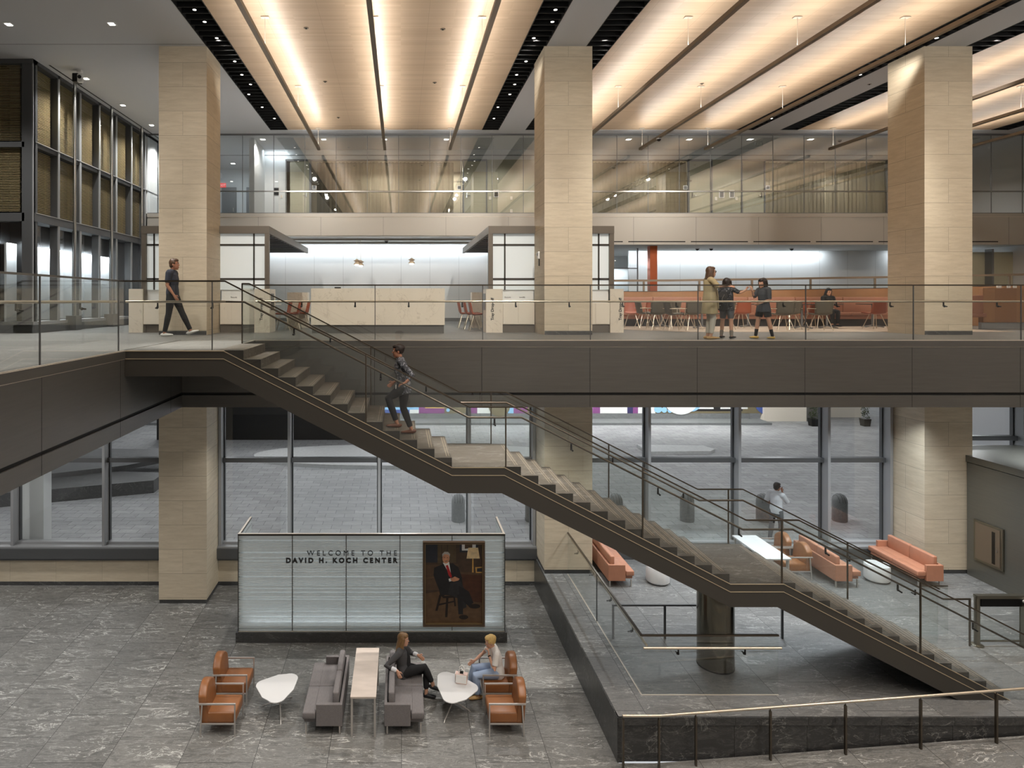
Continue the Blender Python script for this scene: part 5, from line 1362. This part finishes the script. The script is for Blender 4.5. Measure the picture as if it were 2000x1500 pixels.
for a, b, c in ((690, 752, 'mu_sky'), (752, 800, 'mu_blue'), (800, 818, 'mu_white'), (818, 868, 'mu_plum'), (868, 920, 'mu_olive'), (920, 932, 'mu_plum'), (932, 962, 'mu_white'), (962, 974, 'mu_sky'), (974, 992, 'mu_navy'), (992, 1003, 'mu_sky'),
                (1003, 1030, 'mu_plum'), (1030, 1045, 'mu_olive'), (1045, 1157, 'mu_white'), (1157, 1172, 'mu_plum'), (1172, 1225, 'mu_white'), (1225, 1236, 'mu_navy'), (1236, 1246, 'mu_plum'), (1246, 1280, 'mu_white'), (1280, 1575, 'mu_olive'), (400, 690, 'mu_olive')):
    mrect(a, b, c)
mrect(740, 818, 'mu_sky', 1.38, 1.52, .01); mrect(830, 868, 'mu_gold', 1.46, 1.8, .01); mrect(690, 740, 'mu_white', 1.5, 1.8, .01)
mrect(1352, 1450, 'mu_dark', 1.3, 1.6, .01); mrect(1352, 1460, 'mu_white', 1.42, 1.7, .015); mrect(1572, 1575, 'mu_sky', dy=.02)
for px, z, r, c in ((875, 1.36, .10, 'mu_sky'), (975, 1.62, .62, 'mu_olive'), (975, 1.62, .50, 'mu_gold'), (975, 1.62, .3, 'mu_white'), (1330, 2.15, 1.05, 'mu_white'), (1285, 1.42, .22, 'mu_sky'), (1297, 1.37, .16, 'mu_sky'), (1308, 1.33, .13, 'mu_sky'), (1318, 1.27, .06, 'mu_sky'), (1350, 1.9, .62, 'mu_sky'),
                    (1348, 1.6, .15, 'mu_olive'), (1503, 2.0, .95, 'mu_blue'), (1545, 1.6, .38, 'mu_dark'), (1549, 1.6, .28, 'mu_olive'), (1530, 1.55, .2, 'mu_sky'), (1400, 1.5, .2, 'mu_dark')):
    mcirc(px, z, r, c, .02+r*.01)
tag(mb.build('mural_wall', MN), 'colourful mural wall with circles and blocks across the street', 'mural')
# far side building and potted shrubs
mb = MB(); mb.box(20.6, 23.0, 36.0, 36.4, PLAT, 6); mb.box(24.0, 27.0, 37.2, 37.6, PLAT, 6); mb.mi = 1; mb.box(23, 24.0, 36.0, 36.1, PLAT, 6); mb.mi = 0; mb.box(30.5, 60, 38, 38.4, PLAT+.4, 6); mb.box(33, 33.8, 30, 30.8, PLAT, 6)
mb.build('wall_far_building', ['off_white', 'bronze'], kind='structure')
for i, (px, lb) in enumerate(((1577, 'dark potted shrub at the end of the mural wall'), (1677, 'dark potted shrub beside the pale far building entrance'))):
    x = (px-783)*35.2/F
    t = thing('potted_shrub', lb, 'plant', (x, 34.7, PLAT)); MB().loft([[(-.16, -.16, 0), (.16, -.16, 0), (.16, .16, 0), (-.16, .16, 0)], [(-.2, -.2, .4), (.2, -.2, .4), (.2, .2, .4), (-.2, .2, .4)]]).build('pot', 'black_metal', t)
    rr = random.Random(i); mb = MB()
    for k_ in range(500):
        a = rr.random()*2*PI; zz = rr.random(); r = .22*(1-zz*.55)*math.sqrt(rr.random()); p = Vector((r*math.cos(a), r*math.sin(a), .4+zz*1.5)); d = Vector((rr.uniform(-1, 1), rr.uniform(-1, 1), rr.uniform(-.3, 1))).normalized()*.09; e = d.cross(Vector((0, 0, 1))).normalized()*.035
        mb.quad(p, p+d*.5+e, p+d, p+d*.5-e)
    mb.build('foliage', 'leaf_green', t)
# pale wall, steps and kerb seen through the left windows
B('wall_outer_left', 'plaster_bright', -10.6, -9.85, 17.5, 17.9, PLAT, 5.3, kind='structure')
mb = MB(); mb.prism([(-17, 19.8), (-12.8, 21.2), (-8.8, 22.6), (-8.8, 23.6), (-17, 24.5)], 'Z', PLAT, PLAT+.45); mb.prism([(-17, 21.6), (-12.5, 22.9), (-10.4, 24.0), (-8, 26.5), (-17, 27)], 'Z', PLAT+.45, PLAT+.62)
tag(mb.build('planter_kerb', 'base_stone'), 'dark raised stone planter edge outside the leftmost windows', 'planter')
B('wall_outer_dark', 'black_metal', -12, -1.5, 31.2, 31.5, PLAT, 3.2, kind='structure')

# ================================================================== PEOPLE
def fuse(mb, voxel, smooth=4):
    me = bpy.data.meshes.new('tmp'); bmesh.ops.recalc_face_normals(mb.bm, faces=mb.bm.faces[:]); mb.bm.to_mesh(me); mb.bm.free()
    o = bpy.data.objects.new('tmp', me); C.objects.link(o)
    r = o.modifiers.new('r', 'REMESH'); r.mode = 'VOXEL'; r.voxel_size = voxel; r.use_smooth_shade = True
    if smooth: q = o.modifiers.new('s', 'SMOOTH'); q.factor = .5; q.iterations = smooth
    bpy.context.view_layer.update()
    out = bpy.data.meshes.new_from_object(o.evaluated_get(bpy.context.evaluated_depsgraph_get()))
    bpy.data.objects.remove(o); bpy.data.meshes.remove(me)
    return out
def fused(name, mb, m, parent, voxel, smooth=4, label=None):
    me = fuse(mb, voxel, smooth); me.name = name; me.materials.clear(); me.materials.append(MATS[m])
    for p in me.polygons: p.use_smooth = True
    o = bpy.data.objects.new(name, me); C.objects.link(o); o.parent = parent
    if label: o['label'] = label
    return o
V = Vector
STAND = dict(pelvis=(0, 0, .95), chest=(0, 0, 1.24), neck=(-.01, 0, 1.43), head=(.02, 0, 1.575), hf=(1, 0, 0),
             sR=(-.01, -.175, 1.385), sL=(-.01, .175, 1.385), eR=(-.03, -.215, 1.11), eL=(-.03, .215, 1.11), wR=(.04, -.22, .86), wL=(.04, .22, .86),
             hR=(0, -.085, .92), hL=(0, .085, .92), kR=(.02, -.09, .50), kL=(.02, .09, .50), aR=(-.02, -.09, .09), aL=(-.02, .09, .09),
             tR=(1, -.1, 0), tL=(1, .1, 0), side=(0, 1, 0))
def person(label, loc, rot, s, pose, skin='skin', fem=True, hair=('short', 'hair_dark'), top=('shirt_black', 1.0, .0), legs=('cloth_black', 2.0), shoes='shoe_dark', extra=None, legfat=1.0, tops_low=0.0, flare=0.0, curl=.5, name='person', belly=1.0):
    J = dict(STAND); J.update(pose); J = {k_: V(v) for k_, v in J.items()}
    P = thing(name, label, 'person', loc, rot)
    sc = Matrix.Scale(s, 4); side = J['side'].normalized()
    w = .93 if fem else 1.04
    def torso(mb, inf, lo=0.0, top_=1.0, pelv=True, widen=0.0):
        pe, ch, nk = J['pelvis'], J['chest'], J['neck']; up = (ch-pe).normalized()
        wa = pe.lerp(ch, .5)
        pts = [pe-up*(.06+lo), pe, wa, ch, ch.lerp(nk, .55), ch.lerp(nk, .86)]
        hipw = .168 if fem else .158
        rad = [(hipw*.92+widen, .105+widen*.8), (hipw, .115*belly), (.128*w if fem else .142, .098*belly), (.15*w, .115), (.150*w, .095), (.085, .065)]
        rad = [(a+inf, b+inf) for a, b in rad]
        if top_ < 1: pts = pts[:-1]; rad = rad[:-1]
        mb.limb(pts, rad, side, 18, round_=(lo <= 0, True))
        mb.limb([J['sR'].lerp(J['sL'], .08), J['sR'].lerp(J['sL'], .5)+V((0, 0, .01)), J['sR'].lerp(J['sL'], .92)], [.052+inf, .062+inf, .052+inf], (1, 0, 0), 12)
    def arm(mb, S, inf, upto=2.0, k_=1.0):
        sh, el, wr = J['s'+S], J['e'+S], J['w'+S]
        pts = [sh, sh.lerp(el, .5), el, el.lerp(wr, .35), wr]; rad = [.055, .046, .038, .037, .024]
        n = 5
        if upto < 2:
            if upto <= 1: pts = [sh, sh.lerp(el, upto*.5), sh.lerp(el, upto)]; rad = [.055, .048, .044-.004*upto]
            else: pts = [sh, sh.lerp(el, .5), el, el.lerp(wr, upto-1)]; rad = [.055, .046, .040, .034]
        mb.limb(pts, [r*k_*(.92 if fem else 1.05)+inf for r in rad], (1, .1, 0), 12, round_=(True, upto >= 2))
    def leg(mb, S, inf, upto=2.0, fl=0.0):
        hp, kn, an = J['h'+S], J['k'+S], J['a'+S]
        pts = [hp, hp.lerp(kn, .35), hp.lerp(kn, .75), kn, kn.lerp(an, .3), kn.lerp(an, .7), an]; rad = [.088, .082, .062, .054, .055, .042, .034]
        tpos = [0, .35, .75, 1, 1.3, 1.7, 2]
        if upto < 2:
            keep = [i for i, q in enumerate(tpos) if q < upto-.02]
            base = hp.lerp(kn, upto) if upto <= 1 else kn.lerp(an, upto-1)
            pts = [pts[i] for i in keep]+[base]; rl = rad[keep[-1]]; rad = [rad[i] for i in keep]+[rl*.93]
        rad = [r*legfat+inf+fl*max(0, i-2)/4 for i, r in enumerate(rad)]
        mb.limb(pts, rad, (0, 1, 0), 14, round_=(True, upto >= 2))
    def hand(mb, S):
        wr, el = J['w'+S], J['e'+S]
        d = (J['d'+S] if 'd'+S in J else wr-el).normalized(); th = J['th'+S] if 'th'+S in J else V((.8, 0, .4))
        th = (th-d*th.dot(d)).normalized(); n = d.cross(th)*(1 if S == 'L' else -1)
        cr = J['c'+S].x if 'c'+S in J else curl
        mb.limb([wr-d*.01, wr+d*.03, wr+d*.085], [(.024, .017), (.036, .015), (.038, .013)], th, 10)
        for i, L_ in enumerate((.070, .080, .074, .058)):
            b = wr+d*.080+th*(.029-.0195*i); dd = d.copy(); pts = [b-d*.01]
            for q in range(3): a = cr*(.45+.45*q); dq = (d*math.cos(a)+n*math.sin(a)); b = b+dq*L_*(.42, .33, .25)[q]; pts.append(b)
            mb.tube(pts, [.0095, .0095, .0085, .007], 7)
        b = wr+d*.025+th*.028; mb.tube([b-th*.01, b+(th*.75+d*.6).normalized()*.035, b+(th*.45+d*.85+n*.3*cr).normalized()*.068], [.012, .0105, .008], 7)
    # head frame
    hf = J['hf'].normalized(); hl = V((0, 0, 1)).cross(hf).normalized(); hu = hf.cross(hl).normalized()
    if 'hu' in J: hu = J['hu'].normalized(); hl = hu.cross(hf).normalized(); hu = hf.cross(hl)
    HM = Matrix((hf, hl, hu)).transposed().to_4x4(); HM.translation = J['head']
    hs = J['hs'].x if 'hs' in J else 1.0
    HM = HM @ Matrix.Scale(hs, 4)
    # ---- body: one continuous surface
    mb = MB(); torso(mb, 0)
    for S in 'RL': arm(mb, S, 0); leg(mb, S, 0); hand(mb, S)
    nk = J['neck']; mb.limb([nk-(nk-J['chest']).normalized()*.04, nk, nk.lerp(J['head'], .75)], [.06, .050, .048], side, 12)
    hb = MB(); hb.ell((-.012, 0, .022), (.094, .076, .102), 20, 14); hb.ell((.022, 0, -.042), (.068, .060, .083), 16, 12); hb.ell((.060, 0, -.098), (.026, .030, .022), 12, 8)
    hb.tube([(.080, 0, .022), (.100, 0, -.014), (.104, 0, -.028)], [.009, .012, .014], 8); hb.ell((.078, 0, .034), (.012, .045, .012), 12, 8)
    hb.ell((.086, 0, -.066), (.012, .022, .010), 10, 8)
    for q in (-1, 1): hb.ell((-.008, q*.078, -.012), (.017, .009, .030), 10, 8)
    mb._add(hb.bm, HM)
    for S in 'RL':
        an = J['a'+S]; tv = J['t'+S].normalized(); g = an-V((0, 0, .055)); mb.limb([an, g-tv*.03, g+tv*.06, g+tv*.13], [.036, .034, (.036, .028), (.030, .018)], tv.cross(V((0, 0, 1))), 10)
    mb.xf(sc); fused('body', mb, skin, P, .0075*max(s, .85), 3)
    # eyes, brows, lips
    for q in (-1, 1):
        ey = MB().ell((.0765, q*.029, .012), (.0115, .011, .0065), 12, 8).xf(HM).xf(sc).build('eye', 'eye_white', P, smooth=True)
        MB().ell((.0868, q*.029, .012), (.003, .007, .006), 8, 6).xf(HM).xf(sc).build('iris', 'eye_dark', ey, smooth=True)
    mb = MB()
    for q in (-1, 1): mb.tube([(.087, q*.014, .036), (.086, q*.030, .041), (.077, q*.046, .037)], .0035, 6)
    mb.xf(HM).xf(sc).build('eyebrows', hair[1], P, smooth=True)
    MB().ell((.096, 0, -.062), (.005, .019, .004), 12, 6).ell((.0955, 0, -.070), (.005, .017, .004), 12, 6).xf(HM).xf(sc).build('lips', 'lip', P, smooth=True)
    # hair
    hb = MB(); style = hair[0]
    hb.ell((-.030, 0, .034), (.094, .089, .104), 20, 14); hb.ell((.018, 0, .085), (.070, .070, .044), 16, 10)
    if style == 'short':
        hb.ell((-.055, 0, -.02), (.060, .076, .070), 16, 10)
        for q in (-1, 1): hb.ell((.0, q*.072, .028), (.04, .014, .03), 10, 8)
    if style == 'bob':
        hb.limb([(-.035, 0, .05), (-.040, 0, -.03), (-.042, 0, -.095)], [(.098, .080), (.102, .078), (.090, .066)], (0, 1, 0), 16)
        hb.ell((.052, 0, .070), (.042, .068, .034), 14, 8)
        for q in (-1, 1): hb.limb([(.02, q*.078, .05), (.018, q*.084, -.02), (.012, q*.082, -.085)], [(.03, .018), (.034, .018), (.026, .014)], (1, 0, 0), 10)
    if style in ('long', 'longfront'):
        L_ = .30 if style == 'long' else .34
        hb.limb([(-.05, 0, .04), (-.075, 0, -.06), (-.095, 0, -.16), (-.105, 0, -.16-L_*.5)], [(.088, .055), (.092, .048), (.098, .040), (.07, .022)], (0, 1, 0), 16)
        for q in (-1, 1): hb.limb([(.0, q*.074, .05), (-.015, q*.086, -.04), (-.02, q*.090, -.13), (.01 if style == 'longfront' else -.03, q*.098, -.13-L_*.55)], [(.045, .020), (.045, .022), (.045, .026), (.028, .015)], (1, 0, 0), 12)
    if style == 'updo':
        hb.ell((-.085, 0, .05), (.05, .06, .055), 14, 10); hb.ell((.04, .0, .082), (.05, .07, .03), 12, 8)
        for q in (-1, 1): hb.ell((.01, q*.072, .03), (.045, .018, .035), 10, 8)
    hb.xf(HM).xf(sc); o = fused('hair', hb, hair[1], P, .009*s, 2)
    # ---- clothing
    mt, sl, low = top[0], top[1], top[2]
    mb = MB(); torso(mb, .022 if legs[1] < 1.2 or low > .1 else .018, low, widen=tops_low+(.02 if low > .08 else 0))
    for S in 'RL': arm(mb, S, .014 if sl > 1.3 else .020, sl)
    if J.get('hood'): pass
    mb.xf(sc); fused(top[3] if len(top) > 3 else 'shirt', mb, mt, P, .011*s, 3)
    mb = MB(); pe = J['pelvis']; up = (J['chest']-pe).normalized()
    mb.limb([pe-up*.05, pe+up*.02, pe+up*.09], [(.160, .112*belly), (.168, .118*belly), (.142, .108*belly)], side, 18)
    for S in 'RL': leg(mb, S, .012+(.006 if legs[1] < 1.2 else 0), legs[1], flare)
    mb.xf(sc); fused(legs[2] if len(legs) > 2 else 'trousers', mb, legs[0], P, .011*s, 3)
    for S in 'RL':
        an = J['a'+S]; tv = J['t'+S].normalized(); g = an-V((0, 0, .052)); mb = MB(); sd = tv.cross(V((0, 0, 1)))
        if tv.z: sd = V((0, 1, 0))
        mb.limb([g-tv*.065, g-tv*.03, g+tv*.05, g+tv*.12, g+tv*.175], [(.032, .034), (.038, .042), (.042, .036), (.044, .026), (.034, .019)], sd, 12)
        mb.xf(sc); fused('shoe', mb, shoes, P, .008*s, 2)
    if extra: extra(P, J, sc, HM, arm, leg, torso)
    return P
for n_, c_, r_ in (('skin', (206, 158, 132), .5), ('skin_tan', (176, 124, 98), .5), ('eye_white', (225, 222, 216), .3), ('eye_dark', (30, 22, 18), .2), ('lip', (168, 88, 84), .5),
                  ('hair_dark', (40, 30, 26), .5), ('hair_brown', (84, 60, 42), .5), ('hair_blonde_dark', (132, 100, 62), .5), ('hair_blonde', (212, 178, 112), .55),
                  ('shirt_navy', (52, 56, 68), .9), ('cloth_black', (26, 26, 28), .9), ('shoe_dark', (26, 26, 30), .5), ('shoe_white', (220, 220, 216), .5), ('blazer_grey', (72, 72, 74), .9),
                  ('cardigan', (176, 160, 124), .95), ('cloth_cream', (200, 194, 182), .9), ('shoe_tan', (186, 148, 96), .6), ('shirt_slate', (70, 74, 80), .95), ('shoe_yellow', (206, 172, 92), .7),
                  ('shoe_brown', (96, 54, 34), .5), ('jeans_light', (158, 176, 204), .9), ('tee_white', (226, 222, 218), .9), ('shirt_white', (214, 216, 220), .9), ('cloth_grey', (96, 98, 102), .9), ('sock_black', (20, 20, 22), .9), ('sock_grey', (140, 132, 122), .9)):
    mat(n_, c_, r_, **(dict(noise=.35, nscale=(70, 70, 6)) if n_.startswith('hair') else {}))
for n_, a_, b_, sc_, th in (('shirt_pattern', (66, 68, 74), (150, 153, 160), 26, .56), ('shirt_floral', (24, 26, 34), (150, 150, 156), 40, .62)):
    k = NT(n_); tc = k.n('TexCoord'); nz = k.n('TexNoise', i_Scale=sc_, i_Detail=3, i_Distortion=1.0); k.l(tc.outputs['Object'], nz.inputs['Vector'])
    k.l(k.mix(k.ramp(nz.outputs[0], [(th-.03, 0), (th+.03, 1)]), lin(a_), lin(b_)), k.b.inputs['Base Color']); k.b.inputs['Roughness'].default_value = .9
def wx(px, D): return (px-783)*D/F

# man crossing the mezzanine, mid-stride to the right
person('person in a navy t-shirt, black trousers and white shoes striding past the leftmost column', (wx(337, 15.3), 15.3, UP), 0, 1.10,
       dict(pelvis=(0, 0, .95), chest=(.0, 0, 1.24), head=(.045, 0, 1.575), eR=(-.04, -.21, 1.11), wR=(.10, -.20, .90), eL=(-.08, .22, 1.11), wL=(-.10, .22, .87),
            kR=(-.05, -.09, .50), aR=(-.14, -.09, .09), kL=(.17, .09, .53), aL=(.36, .09, .13), tL=(1, 0, .25)), fem=False, skin='skin_tan', hair=('short', 'hair_brown'),
       top=('shirt_navy', .8, .06, 't_shirt'), legs=('cloth_black', 1.97), shoes='shoe_white')
# woman climbing the stair to the left, hand on the near rail
sx, sy, sz = wx(789, 11.3), 11.32, UP-10*RISE
def lanyard(P, J, sc, HM, arm, leg, torso):
    MB().box(.14, .15, .10, .15, .84, .92).xf(sc).build('badge', 'white', P)
    MB().tube([(.02, .20, .87), (.05, .22, .87)], .02, 8).xf(sc).build('bag_strap', 'cloth_black', P)
# climbing figure faces -x: local forward x -> world -x (rot pi); local left y -> world -y (towards the lens)
person('person in a patterned blouse climbing the staircase, one hand on the rail', (sx, sy, sz), PI, .985,
       dict(pelvis=(.0, 0, .90), chest=(.05, 0, 1.19), neck=(.07, 0, 1.38), head=(.11, 0, 1.52), hf=(1, 0, -.12), sR=(.05, -.175, 1.33), sL=(.06, .175, 1.33),
            eL=(-.15, .27, 1.10), wL=(-.02, .32, .985), dL=(1, .06, -.25), thL=(0, -1, .2), cL=(1.0, 0, 0), eR=(-.02, -.23, 1.07), wR=(.18, -.2, .93),
            hR=(0, -.085, .87), hL=(0, .085, .87), kL=(.28, .10, .68), aL=(.13, .10, .155+.09), kR=(.01, -.08, .47), aR=(-.13, -.08, .10), tR=(1, 0, -.08)),
       skin='skin_tan', hair=('updo', 'hair_dark'), top=('shirt_pattern', 1.55, .08, 'blouse'), legs=('cloth_black', 1.90), shoes='shoe_brown', extra=lanyard)
# woman in beige at the guard
def glasses(P, J, sc, HM, arm, leg, torso):
    mb = MB()
    for q in (-1, 1): mb.box(.092, .096, q*.03-.022, q*.03+.022, -.004, .026).tube([(.09, q*.05, .02), (.0, q*.078, .015)], .003, 6)
    mb.xf(HM).xf(sc).build('sunglasses', 'screen_black', P)
def cardi(P, J, sc, HM, arm, leg, torso):
    glasses(P, J, sc, HM, arm, leg, torso)
    mb = MB(); mb.limb([(.12, -.02, 1.28), (.16, -.02, 1.0), (.18, -.02, .72)], [(.06, .02), (.075, .025), (.05, .02)], (0, 1, 0), 10)
    mb.xf(sc); fused('cardigan_front', mb, 'cardigan', P, .011, 2)
person('person with long brown hair in a long beige cardigan, leaning on the bridge rail', (wx(1386, 14.12), 14.12, UP), -.12, .955,
       dict(head=(.035, 0, 1.565), sR=(-.01, -.175, 1.37), eR=(.10, -.25, 1.22), wR=(.27, -.36, 1.235), dR=(1, -.25, -.1), thR=(0, .6, .5), cR=(.5, 0, 0), eL=(-.01, .21, 1.10), wL=(.10, .2, .88),
            kR=(.05, -.08, .50), aR=(.0, -.08, .09), kL=(.03, .08, .50), aL=(-.02, .08, .09)),
       hair=('long', 'hair_brown'), top=('cardigan', 1.15, .30, 'cardigan'), legs=('cloth_cream', 1.88), shoes='shoe_tan', extra=cardi, tops_low=.035, belly=1.12)
# child with backpack
def pack(P, J, sc, HM, arm, leg, torso):
    g = thing('backpack', 'black backpack with grey cords worn by the child on the bridge', 'bag', (0, 0, 0))
    g.location = P.location; g.rotation_euler = P.rotation_euler
    mb = MB(); mb.limb([(-.23, 0, .82), (-.27, 0, .97), (-.265, 0, 1.15), (-.21, 0, 1.29)], [(.13, .07), (.165, .10), (.155, .095), (.10, .05)], (0, 1, 0), 18); mb.xf(sc)
    fused('pack_body', mb, 'cloth_black', g, .012, 2)
    mb = MB(); mb.limb([(-.36, 0, .86), (-.375, 0, 1.0)], [(.10, .025), (.095, .02)], (0, 1, 0), 14); mb.xf(sc); fused('pocket', mb, 'black_metal', g, .010, 1)
    for q in (-1, 1):
        MB().tube([(-.32, q*.10, 1.24), (-.372, q*.06, 1.12), (-.385, q*.08, 1.0)], .005, 6).xf(sc).build('cord', 'sock_grey', g)
        MB().tube([(-.16, q*.10, 1.24), (-.03, q*.12, 1.40), (.105, q*.11, 1.28), (.06, q*.14, 1.06), (-.12, q*.13, .92)], .016, 8).xf(sc).build('strap', 'cloth_black', g, smooth=True)
    MB().box(-.39, -.38, -.03, .03, .93, .96).xf(sc).build('tag', 'white', g)
def socks(m, z=.25):
    def f(P, J, sc, HM, arm, leg, torso):
        for S in 'RL':
            an, kn = J['a'+S], J['k'+S]
            mb = MB(); mb.limb([an.lerp(kn, z/.42), an], [.050, .042], (0, 1, 0), 12); mb.xf(sc); fused('sock', mb, m, P, .009, 1)
    return f
def kid1(*a): pack(*a); socks('sock_grey', .13)(*a)
person('child with dark bobbed hair and a backpack, floral shirt and dark shorts, arm raised forward', (wx(1424, 14.35), 14.45, UP), .62, .805,
       dict(hs=(1.14, 0, 0), head=(.02, 0, 1.56), eR=(.13, -.30, 1.28), wR=(.33, -.36, 1.36), dR=(1, 0, .9), eL=(.04, .23, 1.12), wL=(.20, .2, 1.05), kR=(.02, -.11, .50), aR=(.0, -.13, .09), kL=(.0, .12, .50), aL=(-.03, .14, .09)),
       hair=('bob', 'hair_dark'), top=('shirt_floral', .85, .10, 'shirt'), legs=('cloth_grey', .85, 'shorts'), shoes='shoe_dark', extra=kid1, tops_low=.01)
person('child with dark bobbed hair in a slate shirt and black shorts, wearing yellow shoes', (wx(1491, 14.3), 14.3, UP), PI+.25, .80,
       dict(hs=(1.14, 0, 0), head=(.03, 0, 1.56), hf=(1, 0, -.1), eR=(.10, -.24, 1.16), wR=(.24, -.14, 1.36), dR=(.5, 0, 1), eL=(.02, .23, 1.10), wL=(.20, .10, 1.00), kR=(.06, -.13, .50), aR=(.10, -.17, .09), kL=(-.06, .13, .50), aL=(-.14, .17, .09)),
       hair=('bob', 'hair_dark'), top=('shirt_slate', .95, .14, 't_shirt'), legs=('cloth_black', .72, 'shorts'), shoes='shoe_yellow', extra=socks('sock_black', .18), tops_low=.03)
# woman seated at the cafe
SITF = dict(pelvis=(0, 0, .55), chest=(.04, 0, .84), neck=(.05, 0, 1.03), head=(.09, 0, 1.165), hf=(1, 0, -.25), sR=(.05, -.17, .98), sL=(.05, .17, .98), eR=(.10, -.22, .74), eL=(.10, .22, .74), wR=(.30, -.12, .77), wL=(.30, .12, .77),
            hR=(.0, -.085, .53), hL=(0, .085, .53), kR=(.42, -.09, .51), kL=(.42, .09, .51), aR=(.40, -.09, .09), aL=(.40, .09, .09), dR=(1, .5, 0), dL=(1, -.5, 0))
person('person with long black hair in a black top seated at a cafe table', (wx(1621, 20.95), 21.1, UP), -PI/2, .98, SITF, hair=('longfront', 'cloth_black'), top=('cloth_black', 1.9, .05, 'sweater'), legs=('cloth_black', 1.95))
# man outside
person('person in a white shirt and grey trousers outside the window, hand raised to the face', (wx(1516, 18.0), 18.0, PLAT), .5, 1.0,
       dict(head=(.05, 0, 1.56), hf=(1, 0, -.15), eR=(.14, -.24, 1.17), wR=(.14, -.09, 1.42), dR=(-.1, .2, 1), eL=(-.1, .23, 1.13), wL=(.1, .18, 1.0), kR=(.08, -.09, .5), aR=(.10, -.09, .09), kL=(-.06, .09, .5), aL=(-.16, .09, .10)),
       fem=False, skin='skin_tan', hair=('short', 'hair_dark'), top=('shirt_white', 1.0, .06, 'shirt'), legs=('cloth_grey', 1.95), shoes='shoe_dark')
# woman in dark suit on the sofa, legs crossed
def blouse(P, J, sc, HM, arm, leg, torso):
    mb = MB(); mb.limb([(.06, 0, .50), (.105, 0, .62), (.10, 0, .76), (.06, 0, .90)], [(.10, .08), (.085, .07), (.07, .06), (.03, .03)], (0, 1, 0), 14)
    mb.xf(sc); fused('camisole', mb, 'cloth_black', P, .010, 2)
    for S in 'RL':
        wr, el = J['w'+S], J['e'+S]; mb = MB(); mb.limb([wr.lerp(el, .18), wr.lerp(el, .48)], [.042, .044], (1, 0, 0), 12); mb.xf(sc); fused('shirt_cuff', mb, 'shirt_white', P, .009, 1)
person('person with long fair hair in a dark suit seated on the grey sofa, legs crossed', (.02, 12.22, 0), -.12, 1.0,
       dict(pelvis=(.03, 0, .50), chest=(-.01, 0, .77), neck=(-.01, 0, .94), head=(.03, 0, 1.075), hf=(1, .0, -.08), sR=(-.03, -.17, .90), sL=(.0, .17, .90),
            eR=(-.26, -.34, .74), wR=(-.04, -.40, .70), dR=(.5, -.3, -.9), thR=(.6, 0, .4), cR=(.5, 0, 0), eL=(.14, .24, .70), wL=(.30, .10, .74), dL=(.8, -.2, -.4), cL=(.5, 0, 0),
            hR=(.05, -.085, .49), hL=(.05, .085, .49), kR=(.44, -.04, .60), aR=(.60, .02, .24), tR=(1, 0, -.3), kL=(.46, .05, .47), aL=(.47, .0, .09), tL=(1, -.15, 0)),
       hair=('longfront', 'hair_blonde_dark'), top=('blazer_grey', 1.55, .04, 'blazer'), legs=('cloth_black', 1.80), shoes='shoe_dark', extra=blouse)
# blonde woman on the far tan chair
def watch(P, J, sc, HM, arm, leg, torso):
    wr, el = J['wL'], J['eL']; d = (wr-el).normalized()
    mb = MB(); mb.tube([wr-d*.03, wr-d*.01], .030, 14).xf(sc).build('wristwatch', 'black_metal', P)
person('person with blonde pinned-up hair, white t-shirt and light jeans, chin resting on hand', (1.86, 12.21, 0), PI+.12, .99,
       dict(pelvis=(.0, 0, .49), chest=(.05, 0, .76), neck=(.09, 0, .94), head=(.15, .01, 1.065), hf=(1, .0, -.25), sR=(.06, -.17, .90), sL=(.07, .17, .90),
            eL=(.14, .27, .66), wL=(.20, .10, .86), dL=(.05, -.35, 1), thL=(-.3, -1, 0), cL=(1.4, 0, 0), eR=(.20, -.26, .72), wR=(.42, -.16, .62), dR=(1, 0, -.5), cR=(.5, 0, 0),
            hR=(.04, -.09, .48), hL=(.04, .09, .48), kR=(.44, -.12, .52), aR=(.52, -.10, .09), kL=(.46, .10, .49), aL=(.40, .06, .09)),
       hair=('updo', 'hair_blonde'), top=('tee_white', .75, .03, 't_shirt'), legs=('jeans_light', 1.9, 'jeans'), shoes='shoe_tan', extra=watch, flare=.022)
